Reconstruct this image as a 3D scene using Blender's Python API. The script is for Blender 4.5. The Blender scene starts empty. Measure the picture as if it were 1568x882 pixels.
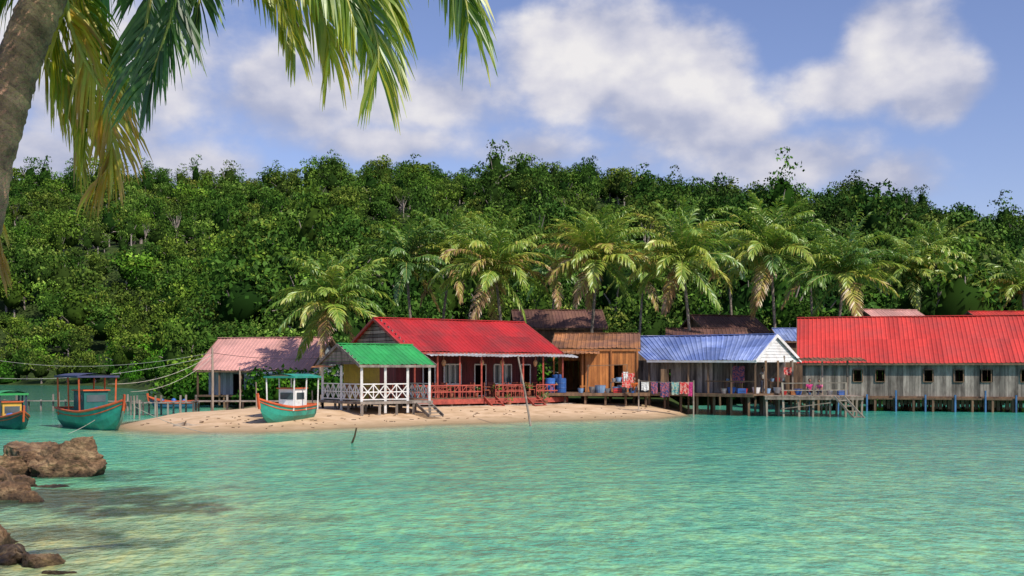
import bpy, math, random
import numpy as np
from mathutils import Vector, Matrix
random.seed(7); rng=np.random.default_rng(7)
scn=bpy.context.scene
COL=scn.collection
F=1681.0; HZ=565.0; CX=784.0; CH=3.0
def W(px,py,d): # survey bearing + distance -> world metres
    return Vector(((px-CX)*d/F, d, CH+(HZ-py)*d/F))
def XW(px,d): return (px-CX)*d/F
def ZW(py,d): return CH+(HZ-py)*d/F

# ---------------------------------------------------------------- materials
def newmat(name):
    m=bpy.data.materials.new(name); m.use_nodes=True
    nt=m.node_tree; nt.nodes.clear()
    return m,nt,nt.nodes,nt.links
def rgb(c): return (c[0],c[1],c[2],1)
def mathn(nt,op,a,b=None,c=None,clamp=False):
    n=nt.nodes.new('ShaderNodeMath'); n.operation=op; n.use_clamp=clamp
    for i,x in enumerate((a,b,c)):
        if x is None: continue
        if isinstance(x,(int,float)): n.inputs[i].default_value=x
        else: nt.links.new(x,n.inputs[i])
    return n.outputs[0]
def mixc(nt,f,a,b,mode='MIX'):
    n=nt.nodes.new('ShaderNodeMix'); n.data_type='RGBA'; n.blend_type=mode
    for s,x in ((n.inputs[0],f),(n.inputs[6],a),(n.inputs[7],b)):
        if isinstance(x,(int,float)): s.default_value=x
        elif isinstance(x,(tuple,list)): s.default_value=rgb(x)
        else: nt.links.new(x,s)
    return n.outputs[2]
def noise(nt,vec,scale,detail=4,rough=.55):
    n=nt.nodes.new('ShaderNodeTexNoise'); n.inputs['Scale'].default_value=scale
    n.inputs['Detail'].default_value=detail; n.inputs['Roughness'].default_value=rough
    nt.links.new(vec,n.inputs['Vector']); return n.outputs['Fac']
def ramp(nt,fac,stops,interp='LINEAR'):
    n=nt.nodes.new('ShaderNodeValToRGB'); cr=n.color_ramp; cr.interpolation=interp
    while len(cr.elements)>1: cr.elements.remove(cr.elements[-1])
    cr.elements[0].position=stops[0][0]; cr.elements[0].color=rgb(stops[0][1])
    for p,c in stops[1:]:
        e=cr.elements.new(p); e.color=rgb(c)
    nt.links.new(fac,n.inputs[0]); return n.outputs[0]
def maprange(nt,x,a,b,c=0,d=1,sm=False):
    n=nt.nodes.new('ShaderNodeMapRange')
    if sm: n.interpolation_type='SMOOTHSTEP'
    for i,v in ((1,a),(2,b),(3,c),(4,d)): n.inputs[i].default_value=v
    nt.links.new(x,n.inputs[0]); return n.outputs[0]
def mapping(nt,scale,obj=False):
    if obj:
        g=nt.nodes.new('ShaderNodeTexCoord'); o=g.outputs['Object']
    else:
        g=nt.nodes.new('ShaderNodeNewGeometry'); o=g.outputs['Position']
    m=nt.nodes.new('ShaderNodeMapping'); m.inputs['Scale'].default_value=scale
    nt.links.new(o,m.inputs[0]); return m.outputs[0]
def pmat(name,base,c2=None,scale=2.0,stretch=(1,1,1),rough=.6,rnd=.25,bump=0.0,thr=(.4,.65),metal=0,spec=.4,fine=0.15):
    m,nt,N,L=newmat(name)
    out=N.new('ShaderNodeOutputMaterial'); b=N.new('ShaderNodeBsdfPrincipled')
    vec=mapping(nt,stretch)
    nz=noise(nt,vec,scale,4,.65)
    if c2 is None: c2=tuple(x*.6 for x in base)
    col=mixc(nt,maprange(nt,nz,thr[0],thr[1]),base,c2)
    nz2=noise(nt,vec,scale*7,2)
    at=N.new('ShaderNodeAttribute'); at.attribute_name='rnd'
    v=mathn(nt,'MULTIPLY_ADD',at.outputs['Fac'],2*rnd,1-rnd)
    v2=mathn(nt,'MULTIPLY_ADD',nz2,2*fine,1-fine)
    v=mathn(nt,'MULTIPLY',v,v2)
    hs=N.new('ShaderNodeHueSaturation'); L.new(col,hs.inputs['Color']); L.new(v,hs.inputs['Value'])
    L.new(hs.outputs[0],b.inputs['Base Color'])
    b.inputs['Roughness'].default_value=rough; b.inputs['Metallic'].default_value=metal
    b.inputs['Specular IOR Level'].default_value=spec
    if bump>0:
        bp=N.new('ShaderNodeBump'); bp.inputs['Strength'].default_value=bump; bp.inputs['Distance'].default_value=.05
        L.new(nz2,bp.inputs['Height']); L.new(bp.outputs[0],b.inputs['Normal'])
    L.new(b.outputs[0],out.inputs[0]); return m
def leafmat(name,stops,trans=.35,objrnd=None,gloss=.06,posnoise=None,xgrad=False):
    m,nt,N,L=newmat(name)
    out=N.new('ShaderNodeOutputMaterial')
    at=N.new('ShaderNodeAttribute'); at.attribute_name='rnd'
    col=ramp(nt,at.outputs['Fac'],stops)
    if objrnd:
        oi=N.new('ShaderNodeObjectInfo')
        tint=ramp(nt,oi.outputs['Random'],objrnd)
        col=mixc(nt,1.0,col,tint,'MULTIPLY')
    if posnoise:
        nz=noise(nt,mapping(nt,(1,1,1)),posnoise[0],3)
        t2=ramp(nt,nz,[(.35,posnoise[1]),(.65,posnoise[2])])
        col=mixc(nt,1.0,col,t2,'MULTIPLY')
    if xgrad: # leaf tint along world X: lighter at left, darker and bluer at right
        sx=N.new('ShaderNodeSeparateXYZ'); L.new(mapping(nt,(1,1,1)),sx.inputs[0])
        g_=ramp(nt,maprange(nt,sx.outputs[0],-60,70),[(0,(1.1,1.1,1.0)),(.45,(.92,.95,.95)),(1,(.72,.80,.92))])
        col=mixc(nt,1.0,col,g_,'MULTIPLY')
    d=N.new('ShaderNodeBsdfDiffuse'); L.new(col,d.inputs[0]); cur=d.outputs[0]
    if trans>0:
        t=N.new('ShaderNodeBsdfTranslucent'); L.new(col,t.inputs[0])
        a=N.new('ShaderNodeMixShader'); a.inputs[0].default_value=trans; L.new(cur,a.inputs[1]); L.new(t.outputs[0],a.inputs[2]); cur=a.outputs[0]
    if gloss>0:
        g=N.new('ShaderNodeBsdfGlossy'); g.inputs['Roughness'].default_value=.45; g.inputs['Color'].default_value=(.8,.85,.8,1)
        b=N.new('ShaderNodeMixShader'); b.inputs[0].default_value=gloss; L.new(cur,b.inputs[1]); L.new(g.outputs[0],b.inputs[2]); cur=b.outputs[0]
    L.new(cur,out.inputs[0]); return m

# ---------------------------------------------------------------- mesh helpers
def mesh_np(name,verts,quads,rnd=None,mats=(),midx=None,smooth=False):
    me=bpy.data.meshes.new(name)
    nv=len(verts); nf=len(quads)
    me.vertices.add(nv); me.vertices.foreach_set('co',np.asarray(verts,np.float32).ravel())
    me.loops.add(nf*4); me.loops.foreach_set('vertex_index',np.asarray(quads,np.int32).ravel())
    me.polygons.add(nf); me.polygons.foreach_set('loop_start',np.arange(nf,dtype=np.int32)*4)
    if midx is not None: me.polygons.foreach_set('material_index',np.asarray(midx,np.int32))
    me.update(calc_edges=True)
    if rnd is not None:
        a=me.attributes.new('rnd','FLOAT','FACE'); a.data.foreach_set('value',np.asarray(rnd,np.float32))
    for m in mats: me.materials.append(m)
    if smooth: me.polygons.foreach_set('use_smooth',np.ones(nf,bool))
    return me
def add(name,me,parent=None):
    o=bpy.data.objects.new(name,me); COL.objects.link(o)
    if parent: o.parent=parent
    return o
def empty(name,loc=(0,0,0)):
    o=bpy.data.objects.new(name,None); o.empty_display_size=.5; COL.objects.link(o); return o
class MB:
    def __init__(s): s.v=[];s.f=[];s.r=[];s.m=[]
    def poly(s,pts,r=None,m=0):
        i=len(s.v); s.v+= [tuple(p) for p in pts]; s.f.append(tuple(range(i,i+len(pts))))
        s.r.append(random.random() if r is None else r); s.m.append(m)
    def box(s,o,a,b,c,r=None,m=0):
        o=Vector(o);a=Vector(a);b=Vector(b);c=Vector(c)
        r=random.random() if r is None else r
        i=len(s.v)
        for p in (o,o+a,o+a+b,o+b,o+c,o+a+c,o+a+b+c,o+b+c): s.v.append(tuple(p))
        for q in ((0,3,2,1),(4,5,6,7),(0,1,5,4),(1,2,6,5),(2,3,7,6),(3,0,4,7)):
            s.f.append(tuple(i+k for k in q)); s.r.append(r); s.m.append(m)
    def beam(s,p0,p1,w,h=None,r=None,m=0):
        p0=Vector(p0);p1=Vector(p1);h=h or w
        t=(p1-p0); tn=t.normalized()
        a=tn.cross(Vector((0,0,1)))
        if a.length<.05: a=tn.cross(Vector((0,1,0)))
        a.normalize(); b=a.cross(tn)
        s.box(p0-a*w/2-b*h/2,a*w,b*h,t,r,m)
    def tube(s,pts,rad,n=8,r=None,m=0,cap=True):
        pts=[Vector(p) for p in pts]
        if isinstance(rad,(int,float)): rad=[rad]*len(pts)
        i0=len(s.v); ref=None
        for k,p in enumerate(pts):
            t=(pts[min(k+1,len(pts)-1)]-pts[max(k-1,0)]).normalized()
            if ref is None:
                ref=t.cross(Vector((0.13,1,0.05))).normalized()
            a=(ref-t*ref.dot(t)).normalized(); ref=a; b=t.cross(a)
            for j in range(n):
                an=2*math.pi*j/n; s.v.append(tuple(p+(a*math.cos(an)+b*math.sin(an))*rad[k]))
        r=random.random() if r is None else r
        for k in range(len(pts)-1):
            for j in range(n):
                s.f.append((i0+k*n+j,i0+k*n+(j+1)%n,i0+(k+1)*n+(j+1)%n,i0+(k+1)*n+j)); s.r.append(r); s.m.append(m)
        if cap:
            s.f.append(tuple(i0+j for j in range(n))[::-1]); s.r.append(r); s.m.append(m)
            e=i0+(len(pts)-1)*n
            s.f.append(tuple(e+j for j in range(n))); s.r.append(r); s.m.append(m)
    def ball(s,c,rx,ry=None,rz=None,n=8,r=None,m=0):
        ry=ry or rx; rz=rz or rx
        k=max(4,n//2+1)
        i0=len(s.v); r=random.random() if r is None else r
        for a in range(k+1):
            ph=math.pi*a/k
            for j in range(n):
                an=2*math.pi*j/n
                s.v.append((c[0]+rx*math.sin(ph)*math.cos(an),c[1]+ry*math.sin(ph)*math.sin(an),c[2]-rz*math.cos(ph)))
        for a in range(k):
            for j in range(n):
                s.f.append((i0+a*n+j,i0+a*n+(j+1)%n,i0+(a+1)*n+(j+1)%n,i0+(a+1)*n+j)); s.r.append(r); s.m.append(m)
    def corr(s,A,B,C,D,pitch=.3,h=.035,rows=2,m=0,sheet=3):
        A,B,C,D=map(Vector,(A,B,C,D)) # eave L, eave R, ridge R, ridge L
        nrm=(B-A).cross(D-A).normalized()
        if nrm.z<0: nrm=-nrm
        n=max(2,int((B-A).length/pitch)); prof=[(0,0),(.55,0),(.7,h),(.85,h)]
        us=[];hs=[]
        for i in range(n):
            for (f,hh) in prof: us.append((i+f)/n); hs.append(hh)
        us.append(1);hs.append(0)
        i0=len(s.v); nu=len(us)
        rr=rows*2
        for j in range(rr+1):
            v=j/rr
            for u,hh in zip(us,hs):
                p=(A.lerp(B,u)).lerp(D.lerp(C,u),v)
                s.v.append(tuple(p+nrm*(hh+.015*math.sin(u*37+v*9)+.02*math.sin(u*11+v*5))))
        rnds={}
        for j in range(rr):
            for i in range(nu-1):
                key=(int(us[i]*n/sheet),j//2)
                if key not in rnds: rnds[key]=random.random()
                s.f.append((i0+j*nu+i,i0+j*nu+i+1,i0+(j+1)*nu+i+1,i0+(j+1)*nu+i)); s.r.append(rnds[key]); s.m.append(m)
    def obj(s,name,mats,parent=None,smooth=False):
        me=bpy.data.meshes.new(name); me.from_pydata(s.v,[],s.f)
        if not isinstance(mats,(list,tuple)): mats=[mats]
        for m in mats: me.materials.append(m)
        me.polygons.foreach_set('material_index',s.m)
        a=me.attributes.new('rnd','FLOAT','FACE'); a.data.foreach_set('value',s.r)
        if smooth: me.polygons.foreach_set('use_smooth',[True]*len(s.f))
        me.update()
        return add(name,me,parent)

# ---------------------------------------------------------------- terrain
XS=[-400,-110,-75,-48,-33,-27,-22,-18.7,-12,-8,-4.7,-1,4.4,8.6,11.2,13,15,30,400]
YS=[225,215,200,150,100,76,60,54,52.5,56,60,62.5,65,68,71.5,82,97,100,104]
RP=[(-300,330),(0,285),(40,264),(100,268),(180,264),(230,258),(280,262),(345,260),(400,262),(450,262),(500,250),(560,249),(640,252),(700,268),(760,262),(850,264),(900,266),(960,268),(1000,282),(1060,292),(1130,294),(1180,304),(1240,308),(1300,296),(1330,312),(1350,328),(1400,350),(1450,345),(1520,348),(1568,358),(1900,400)]
RD=430.
RX=np.array([XW(p,RD) for p,_ in RP]); RZ=np.array([(HZ-q)*RD/F+CH-10.0 for _,q in RP])
def terr(x,y):
    x=np.asarray(x,float);y=np.asarray(y,float)
    ys=np.interp(x,XS,YS)+.6*np.sin(x*.5)+.35*np.sin(x*1.3)
    s=y-ys
    z=np.where(s>0,np.minimum(.08*s,.62+.004*s),np.maximum(s*.05,-1.6))
    z=z-1.5*np.exp(-((x+27)**2/40.+(y-86)**2/110.))-1.4*np.exp(-((x+24)**2/26.+(y-72)**2/65.))
    yb=np.maximum(135,ys+4)
    t=np.clip((y-yb)/(RD-yb),0,1)
    zr=np.interp(x,RX,RZ)
    hill=zr*t**1.05-np.maximum(y-RD,0)*.25
    und=(np.sin(x*.045+y*.021)*3+np.sin(x*.02-y*.05)*2.5+np.sin(x*.11+1)*np.sin(y*.09)*1.6)*np.clip(t*3,0,1)*np.clip((RD-y)/90,0,1)
    z=np.where(t>0,np.maximum(z+hill+und*1.3,-5),z)
    z=z+4.2*np.exp(-((x+7.5)**2+(y-7.5)**2)/12.)
    return z
def tz(x,y): return float(terr(x,y))
xs=np.unique(np.concatenate([np.linspace(-1500,-320,10),np.linspace(-320,-60,50),np.linspace(-60,60,200),np.linspace(60,320,50),np.linspace(320,1500,10)]))
ysg=np.unique(np.concatenate([np.linspace(-60,40,40),np.linspace(40,110,140),np.linspace(110,480,90),np.linspace(480,3000,12)]))
def grid(xs,ys,zf):
    X,Y=np.meshgrid(xs,ys); Z=zf(X,Y)
    v=np.stack([X,Y,Z],-1).reshape(-1,3); nx=len(xs)
    i,j=np.meshgrid(np.arange(nx-1),np.arange(len(ys)-1)); a=(j*nx+i).ravel()
    return v,np.stack([a,a+1,a+nx+1,a+nx],-1)
v,q=grid(xs,ysg,terr)
m,nt,N,L=newmat('ground_sand_and_soil')
out=N.new('ShaderNodeOutputMaterial'); b=N.new('ShaderNodeBsdfPrincipled'); b.inputs['Roughness'].default_value=.95
b.inputs['Specular IOR Level'].default_value=.1
vec=mapping(nt,(1,1,1)); sp=N.new('ShaderNodeSeparateXYZ'); L.new(vec,sp.inputs[0])
n1=noise(nt,vec,1.2,5); n2=noise(nt,vec,.15,3)
sand=ramp(nt,n1,[(.3,(.46,.31,.18)),(.5,(.60,.42,.26)),(.7,(.68,.50,.33))])
wet=ramp(nt,mathn(nt,'MULTIPLY_ADD',n1,.1,mathn(nt,'SUBTRACT',sp.outputs[2],.05)),[(0,(0,0,0)),(.25,(1,1,1))])
sand=mixc(nt,wet,(.36,.26,.15),sand)
soil=ramp(nt,n1,[(.3,(.02,.04,.01)),(.7,(.06,.09,.025))])
yy=mathn(nt,'MULTIPLY_ADD',n2,16,sp.outputs[1])
L.new(mixc(nt,maprange(nt,yy,80,88),sand,soil),b.inputs['Base Color'])
bp=N.new('ShaderNodeBump'); bp.inputs['Strength'].default_value=.6; bp.inputs['Distance'].default_value=.12; L.new(n1,bp.inputs['Height']); L.new(bp.outputs[0],b.inputs['Normal'])
L.new(b.outputs[0],out.inputs[0])
add('ground',mesh_np('ground',v,q,mats=[m],smooth=True))

# ---------------------------------------------------------------- water
xw=np.unique(np.concatenate([np.linspace(-3000,-100,12),np.linspace(-100,-40,60),np.linspace(-40,45,260),np.linspace(45,100,30),np.linspace(100,3000,12)]))
yw=np.unique(np.concatenate([np.linspace(-60,10,20),np.linspace(10,110,260),np.linspace(110,260,60),np.linspace(260,3000,10)]))
v,q=grid(xw,yw,lambda X,Y:X*0)
me=mesh_np('sea_water',v,q,smooth=True)
a=me.attributes.new('depth','FLOAT','POINT')
dep=-terr(v[:,0],v[:,1]); a.data.foreach_set('value',dep.astype(np.float32))
m,nt,N,L=newmat('turquoise_sea'); me.materials.append(m)
out=N.new('ShaderNodeOutputMaterial'); b=N.new('ShaderNodeBsdfPrincipled')
at=N.new('ShaderNodeAttribute'); at.attribute_name='depth'
vec=mapping(nt,(1,1,1)); sp=N.new('ShaderNodeSeparateXYZ'); L.new(vec,sp.inputs[0])
big=noise(nt,mapping(nt,(1,.6,1)),.10,3); med=noise(nt,mapping(nt,(1.0,.55,1)),1.0,3,.6); fin=noise(nt,mapping(nt,(1.2,.5,1)),2.6,4,.7)
bd=noise(nt,mapping(nt,(.4,1,1)),.30,3,.5)
dc=mathn(nt,'MULTIPLY',mathn(nt,'ADD',at.outputs['Fac'],mathn(nt,'MULTIPLY_ADD',big,.3,-.15)),.5)
base=ramp(nt,dc,[(0,(.48,.41,.26)),(.05,(.34,.44,.28)),(.15,(.13,.43,.29)),(.38,(.05,.35,.235)),(.8,(.036,.31,.21))])
nearf=maprange(nt,sp.outputs[1],54,16)
base=mixc(nt,mathn(nt,'MULTIPLY',nearf,.95),base,(.17,.50,.29))
xr=maprange(nt,sp.outputs[0],-2,24)
base=mixc(nt,mathn(nt,'MULTIPLY',xr,.55),base,mixc(nt,nearf,(.05,.33,.30),(.28,.61,.44)))
def blob(cx,cy,rx,ry,s0=1.0,s1=.3,nzv=.9):
    x=mathn(nt,'DIVIDE',mathn(nt,'SUBTRACT',sp.outputs[0],cx),rx); y=mathn(nt,'DIVIDE',mathn(nt,'SUBTRACT',sp.outputs[1],cy),ry)
    r=mathn(nt,'SQRT',mathn(nt,'ADD',mathn(nt,'MULTIPLY',x,x),mathn(nt,'MULTIPLY',y,y)))
    r=mathn(nt,'ADD',r,mathn(nt,'MULTIPLY_ADD',med,nzv,-nzv/2))
    return maprange(nt,r,s0,s1)
base=mixc(nt,mathn(nt,'MULTIPLY',mathn(nt,'MULTIPLY',maprange(nt,sp.outputs[0],-22,-30),maprange(nt,sp.outputs[1],58,82)),.85),base,(.02,.10,.065))  # forest reflection painted as dark green into the far-left water colour
base=mixc(nt,mathn(nt,'MULTIPLY',blob(-8.5,15,5.2,13,1.2,.2,.6),.85),base,(.38,.38,.18))
for (cx,cy,rx,ry,am) in ((-10.5,25.5,4.2,3.0,.85),(-7.4,23.2,1.9,1.2,.8),(-12.5,31,3.0,2,.6),(-9.0,19.8,2.2,1.8,.65),(-6.5,19,1.2,.8,.5),(-4.5,22,1.5,1.0,.35)):
    base=mixc(nt,mathn(nt,'MULTIPLY',blob(cx,cy,rx,ry,1.0,.5,2.2),am),base,(.045,.05,.028))
base=mixc(nt,1.0,base,ramp(nt,bd,[(.35,(.78,.88,.90)),(.5,(1,1,1)),(.65,(1.14,1.06,1.0))]),'MULTIPLY')
hi=ramp(nt,med,[(.36,(.68,.84,.88)),(.5,(1,1,1)),(.66,(1.28,1.10,1.0))])  # light and dark wave facets painted into the water colour
base=mixc(nt,.85,base,hi,'MULTIPLY')
hi2=ramp(nt,fin,[(.38,(.66,.82,.86)),(.5,(1,1,1)),(.62,(1.5,1.20,.95))])  # finer yellowish ripple glints, also painted into the colour
base=mixc(nt,.85,base,hi2,'MULTIPLY')
L.new(base,b.inputs['Base Color']); b.inputs['Roughness'].default_value=.14; b.inputs['IOR'].default_value=1.33
b.inputs['Specular IOR Level'].default_value=.17
w1=noise(nt,mapping(nt,(1,.8,1)),1.6,3,.6); w2=noise(nt,mapping(nt,(1,.9,1)),5,3)
bp=N.new('ShaderNodeBump'); bp.inputs['Strength'].default_value=1.0; bp.inputs['Distance'].default_value=.16; L.new(w1,bp.inputs['Height'])
bp2=N.new('ShaderNodeBump'); bp2.inputs['Strength'].default_value=.7; bp2.inputs['Distance'].default_value=.05; L.new(w2,bp2.inputs['Height']); L.new(bp.outputs[0],bp2.inputs['Normal'])
L.new(bp2.outputs[0],b.inputs['Normal'])
tr=N.new('ShaderNodeBsdfTransparent'); mx=N.new('ShaderNodeMixShader')
L.new(maprange(nt,at.outputs['Fac'],0,.16,.15,1),mx.inputs[0]); L.new(tr.outputs[0],mx.inputs[1]); L.new(b.outputs[0],mx.inputs[2]); L.new(mx.outputs[0],out.inputs[0])
add('sea_water',me)

# ---------------------------------------------------------------- foliage
def leafcloud(lobes,dens,size,rg,up=.12,r0=.55,r1=1.3):
    V=[];R=[]
    for (c,r,shade) in lobes:
        n=int(dens*(r[0]*r[1]+2*r[0]*r[2])/3/(size*size))
        d=rg.normal(size=(n,3)); d/=np.linalg.norm(d,axis=1,keepdims=True)
        d[:,2]=np.where(d[:,2]<-.5,-d[:,2],d[:,2])
        rad=r0+(r1-r0)*rg.beta(3.2,2.2,size=(n,1))
        p=np.array(c)+d*np.array(r)*rad
        nn=d*.9+rg.normal(size=(n,3))*.5; nn/=np.linalg.norm(nn,axis=1,keepdims=True)
        a=np.cross(nn,rg.normal(size=(n,3))); a/=np.linalg.norm(a,axis=1,keepdims=True)
        bb=np.cross(nn,a); s=size*rg.uniform(.5,1.4,size=(n,1))
        V.append(np.stack([p-a*s,p-bb*s*.55,p+a*s,p+bb*s*.6],1))
        R.append(np.clip(shade+rg.normal(size=n)*.13+d[:,2]*up+(rad[:,0]-1)*.25,0,1))  # shading put into leaf tone: lobe tops and outside lighter, inside darker
    V=np.concatenate(V); R=np.concatenate(R); n=len(V)
    return V.reshape(-1,3),np.arange(n*4).reshape(-1,4),R
HUES=[(0,(.42,.60,.50)),(.15,(.60,.80,.62)),(.3,(.78,.95,.70)),(.45,(.92,1.0,.8)),(.56,(1.30,1.22,.75)),(.66,(1.05,.92,.80)),(.76,(.58,.70,.58)),(.86,(1.6,1.22,.95)),(.93,(1.1,1.45,.7)),(1,(1.5,1.45,1.25))]
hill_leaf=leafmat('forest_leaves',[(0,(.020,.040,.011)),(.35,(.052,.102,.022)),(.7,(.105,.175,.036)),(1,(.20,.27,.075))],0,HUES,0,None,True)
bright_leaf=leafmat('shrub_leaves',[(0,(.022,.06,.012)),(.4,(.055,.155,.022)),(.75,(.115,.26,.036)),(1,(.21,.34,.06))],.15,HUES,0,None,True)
bark=pmat('pale_bark',(.34,.30,.26),(.15,.12,.10),3,(1,1,.3))
treecol=bpy.data.collections.new('forest_tree_variants')
def tree_variant(i,kind):
    rg=np.random.default_rng(300+i); lobes=[]
    H,R,Hc,cz,nl={'round':(9,4.8,3.6,4.6,20),'tall':(12,3.6,4.6,6.6,19),'umbrella':(11.5,5.0,2.6,8.3,20),'bush':(3.5,2.8,1.9,1.1,11)}[kind]
    mb=MB(); core=MB(); ecc=rg.uniform(.75,1.25); sk=rg.normal(size=2)*.6
    for k in range(nl):
        an=k*2.4+rg.uniform(-.6,.6); q_=math.sqrt((k+.5)/nl)*rg.uniform(.6,1.15)*.86
        zz=cz+Hc*math.sqrt(max(0,1-min(1,q_)**2))*rg.uniform(.55,1.1)
        if k%3==0: zz-=Hc*rg.uniform(.3,.8)
        if kind=='tall': zz-=rg.uniform(-1.6,2.6)
        s=R*rg.uniform(.17,.37)*(1.2 if kind=='bush' else 1)
        c=(math.cos(an)*R*q_*ecc+sk[0],math.sin(an)*R*q_/ecc+sk[1],zz)
        r_=(s*rg.uniform(.85,1.2),s*rg.uniform(.85,1.2),s*(rg.uniform(.6,.95) if kind!='umbrella' else .5))
        lobes.append((c,r_,rg.uniform(.15,.75)))
        if kind!='bush' and k%3==0: mb.tube([(0,0,H*.3),(c[0]*.5,c[1]*.5,(H*.3+zz)/2+.3),c],[.18,.11,.05],5,m=0,cap=False)
    mb.tube([(0,0,-3),(0.1,0,H*.3),(0,.1,cz)],[.34,.24,.13],6)
    if kind!='umbrella':
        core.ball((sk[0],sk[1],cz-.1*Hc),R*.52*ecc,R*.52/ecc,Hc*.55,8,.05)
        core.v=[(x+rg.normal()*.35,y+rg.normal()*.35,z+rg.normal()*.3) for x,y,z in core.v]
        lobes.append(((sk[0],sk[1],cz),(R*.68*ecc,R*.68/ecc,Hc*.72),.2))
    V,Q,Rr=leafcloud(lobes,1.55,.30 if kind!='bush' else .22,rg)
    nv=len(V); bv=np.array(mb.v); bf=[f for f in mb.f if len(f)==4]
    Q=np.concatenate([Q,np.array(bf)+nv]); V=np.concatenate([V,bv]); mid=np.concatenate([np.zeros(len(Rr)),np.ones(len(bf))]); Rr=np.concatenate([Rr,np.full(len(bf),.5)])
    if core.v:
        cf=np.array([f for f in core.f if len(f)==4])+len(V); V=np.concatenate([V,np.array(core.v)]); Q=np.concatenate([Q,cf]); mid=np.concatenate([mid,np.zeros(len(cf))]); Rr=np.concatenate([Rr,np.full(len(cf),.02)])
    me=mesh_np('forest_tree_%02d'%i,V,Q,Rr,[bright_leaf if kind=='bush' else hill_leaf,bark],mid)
    o=bpy.data.objects.new('forest_tree_%02d'%i,me); treecol.objects.link(o)
kinds=['round']*6+['tall']*4+['umbrella']*2+['bush']*3
for i,k in enumerate(kinds): tree_variant(i,k)
def scatter(name,P,rot,scl,idx):
    me=bpy.data.meshes.new(name); n=len(P)
    me.vertices.add(n); me.vertices.foreach_set('co',np.asarray(P,np.float32).ravel())
    a=me.attributes.new('rotz','FLOAT','POINT'); a.data.foreach_set('value',np.asarray(rot,np.float32))
    a=me.attributes.new('scl','FLOAT_VECTOR','POINT'); a.data.foreach_set('vector',np.asarray(scl,np.float32).ravel())
    a=me.attributes.new('vidx','INT','POINT'); a.data.foreach_set('value',np.asarray(idx,np.int32))
    o=add(name,me)
    ng=bpy.data.node_groups.new(name+'_scatter','GeometryNodeTree')
    ng.interface.new_socket('Geometry',in_out='INPUT',socket_type='NodeSocketGeometry')
    ng.interface.new_socket('Geometry',in_out='OUTPUT',socket_type='NodeSocketGeometry')
    gi=ng.nodes.new('NodeGroupInput'); go=ng.nodes.new('NodeGroupOutput')
    ip=ng.nodes.new('GeometryNodeInstanceOnPoints'); ci=ng.nodes.new('GeometryNodeCollectionInfo')
    ci.inputs['Collection'].default_value=treecol; ci.inputs['Separate Children'].default_value=True; ci.inputs['Reset Children'].default_value=True
    def na(nm,t):
        k=ng.nodes.new('GeometryNodeInputNamedAttribute'); k.data_type=t; k.inputs['Name'].default_value=nm; return k.outputs['Attribute']
    cx=ng.nodes.new('ShaderNodeCombineXYZ'); ng.links.new(na('rotz','FLOAT'),cx.inputs[2])
    er=ng.nodes.new('FunctionNodeEulerToRotation'); ng.links.new(cx.outputs[0],er.inputs[0])
    ng.links.new(gi.outputs[0],ip.inputs['Points']); ng.links.new(ci.outputs[0],ip.inputs['Instance'])
    ip.inputs['Pick Instance'].default_value=True
    ng.links.new(na('vidx','INT'),ip.inputs['Instance Index']); ng.links.new(er.outputs[0],ip.inputs['Rotation']); ng.links.new(na('scl','FLOAT_VECTOR'),ip.inputs['Scale'])
    ng.links.new(ip.outputs[0],go.inputs[0])
    md=o.modifiers.new('scatter','NODES'); md.node_group=ng
    return o
P=[];S=[];I=[]
y=104.
while y<450:
    step=5.0 if y<230 else 6.2
    halfw=y*.50+22
    x=-halfw
    while x<halfw:
        xx=x+random.uniform(-3.2,3.2); yy=y+random.uniform(-3.2,3.2)
        ys=np.interp(xx,XS,YS)
        ok=yy>ys+1.5 and (yy>120 or (abs(xx)>42))
        if ok:
            shore=yy<ys+26 and xx<-25
            low=yy<150
            u=random.random()
            if shore or (low and u<.4): k=random.choice([0,1,2,3,4,12,13,14,12,13]); s=random.uniform(.45,.8)*(1.4 if k>=12 else 1)
            else:
                k=random.choice([0,1,2,3,4,5,0,1,2,3,4,5,6,7,8,9] if u<.95 else [10,11]); s=random.choice([.5,.6,.7,.8,.9,1.0,1.25])*random.uniform(.9,1.1)
                if k in (10,11): s=random.uniform(.65,.8)
            if yy>410: s*=.85
            P.append((xx,yy,tz(xx,yy)-.4)); S.append((s*random.uniform(.85,1.15),s*random.uniform(.85,1.15),s*random.uniform(.85,1.4))); I.append(k)
        x+=step*random.uniform(.7,1.3)
    y+=step
for (px,s,k) in ((495,1.35,0),(512,1.1,6),(650,1.1,1),(952,1.2,2),(968,.9,10),(1295,1.45,3),(1318,1.15,4),(1306,1.1,11),(225,1.05,6),(232,.85,8),(1415,1.3,7),(1432,1.0,0),(1520,1.1,10),(350,1.0,2),(775,1.0,1),(1172,1.1,9),(60,1.1,2),(885,1.0,4),(1456,1.1,1),(1080,1.0,7),(580,1.1,0),(720,.9,11),(1500,1.0,3),(420,1.0,8),(1000,.9,7),(1240,.9,10),(1548,1.1,7),(1385,1.0,9)):
    x=XW(px,424); P.append((x,424,tz(x,424)-.5)); S.append((s,s,s*1.1)); I.append(k)
print('trees',len(P))
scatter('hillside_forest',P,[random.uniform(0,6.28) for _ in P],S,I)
P=[];S=[];I=[]
for _ in range(280):
    x=random.uniform(-30,52); y=random.uniform(93,121)
    P.append((x,y,tz(x,y)-.3)); s=random.uniform(.7,1.2); k=random.choice([12,13,14,12,13,14,0,3]); 
    if k<12: s*=.5
    S.append((s,s,s)); I.append(k)
for _ in range(22):
    x=random.uniform(-18,-13); y=random.uniform(79,92); s=random.uniform(.5,.8)
    P.append((x,y,tz(x,y)-.2)); S.append((s,s,s)); I.append(random.choice([12,13,14]))
scatter('village_bushes',P,[random.uniform(0,6.28) for _ in P],S,I)

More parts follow.
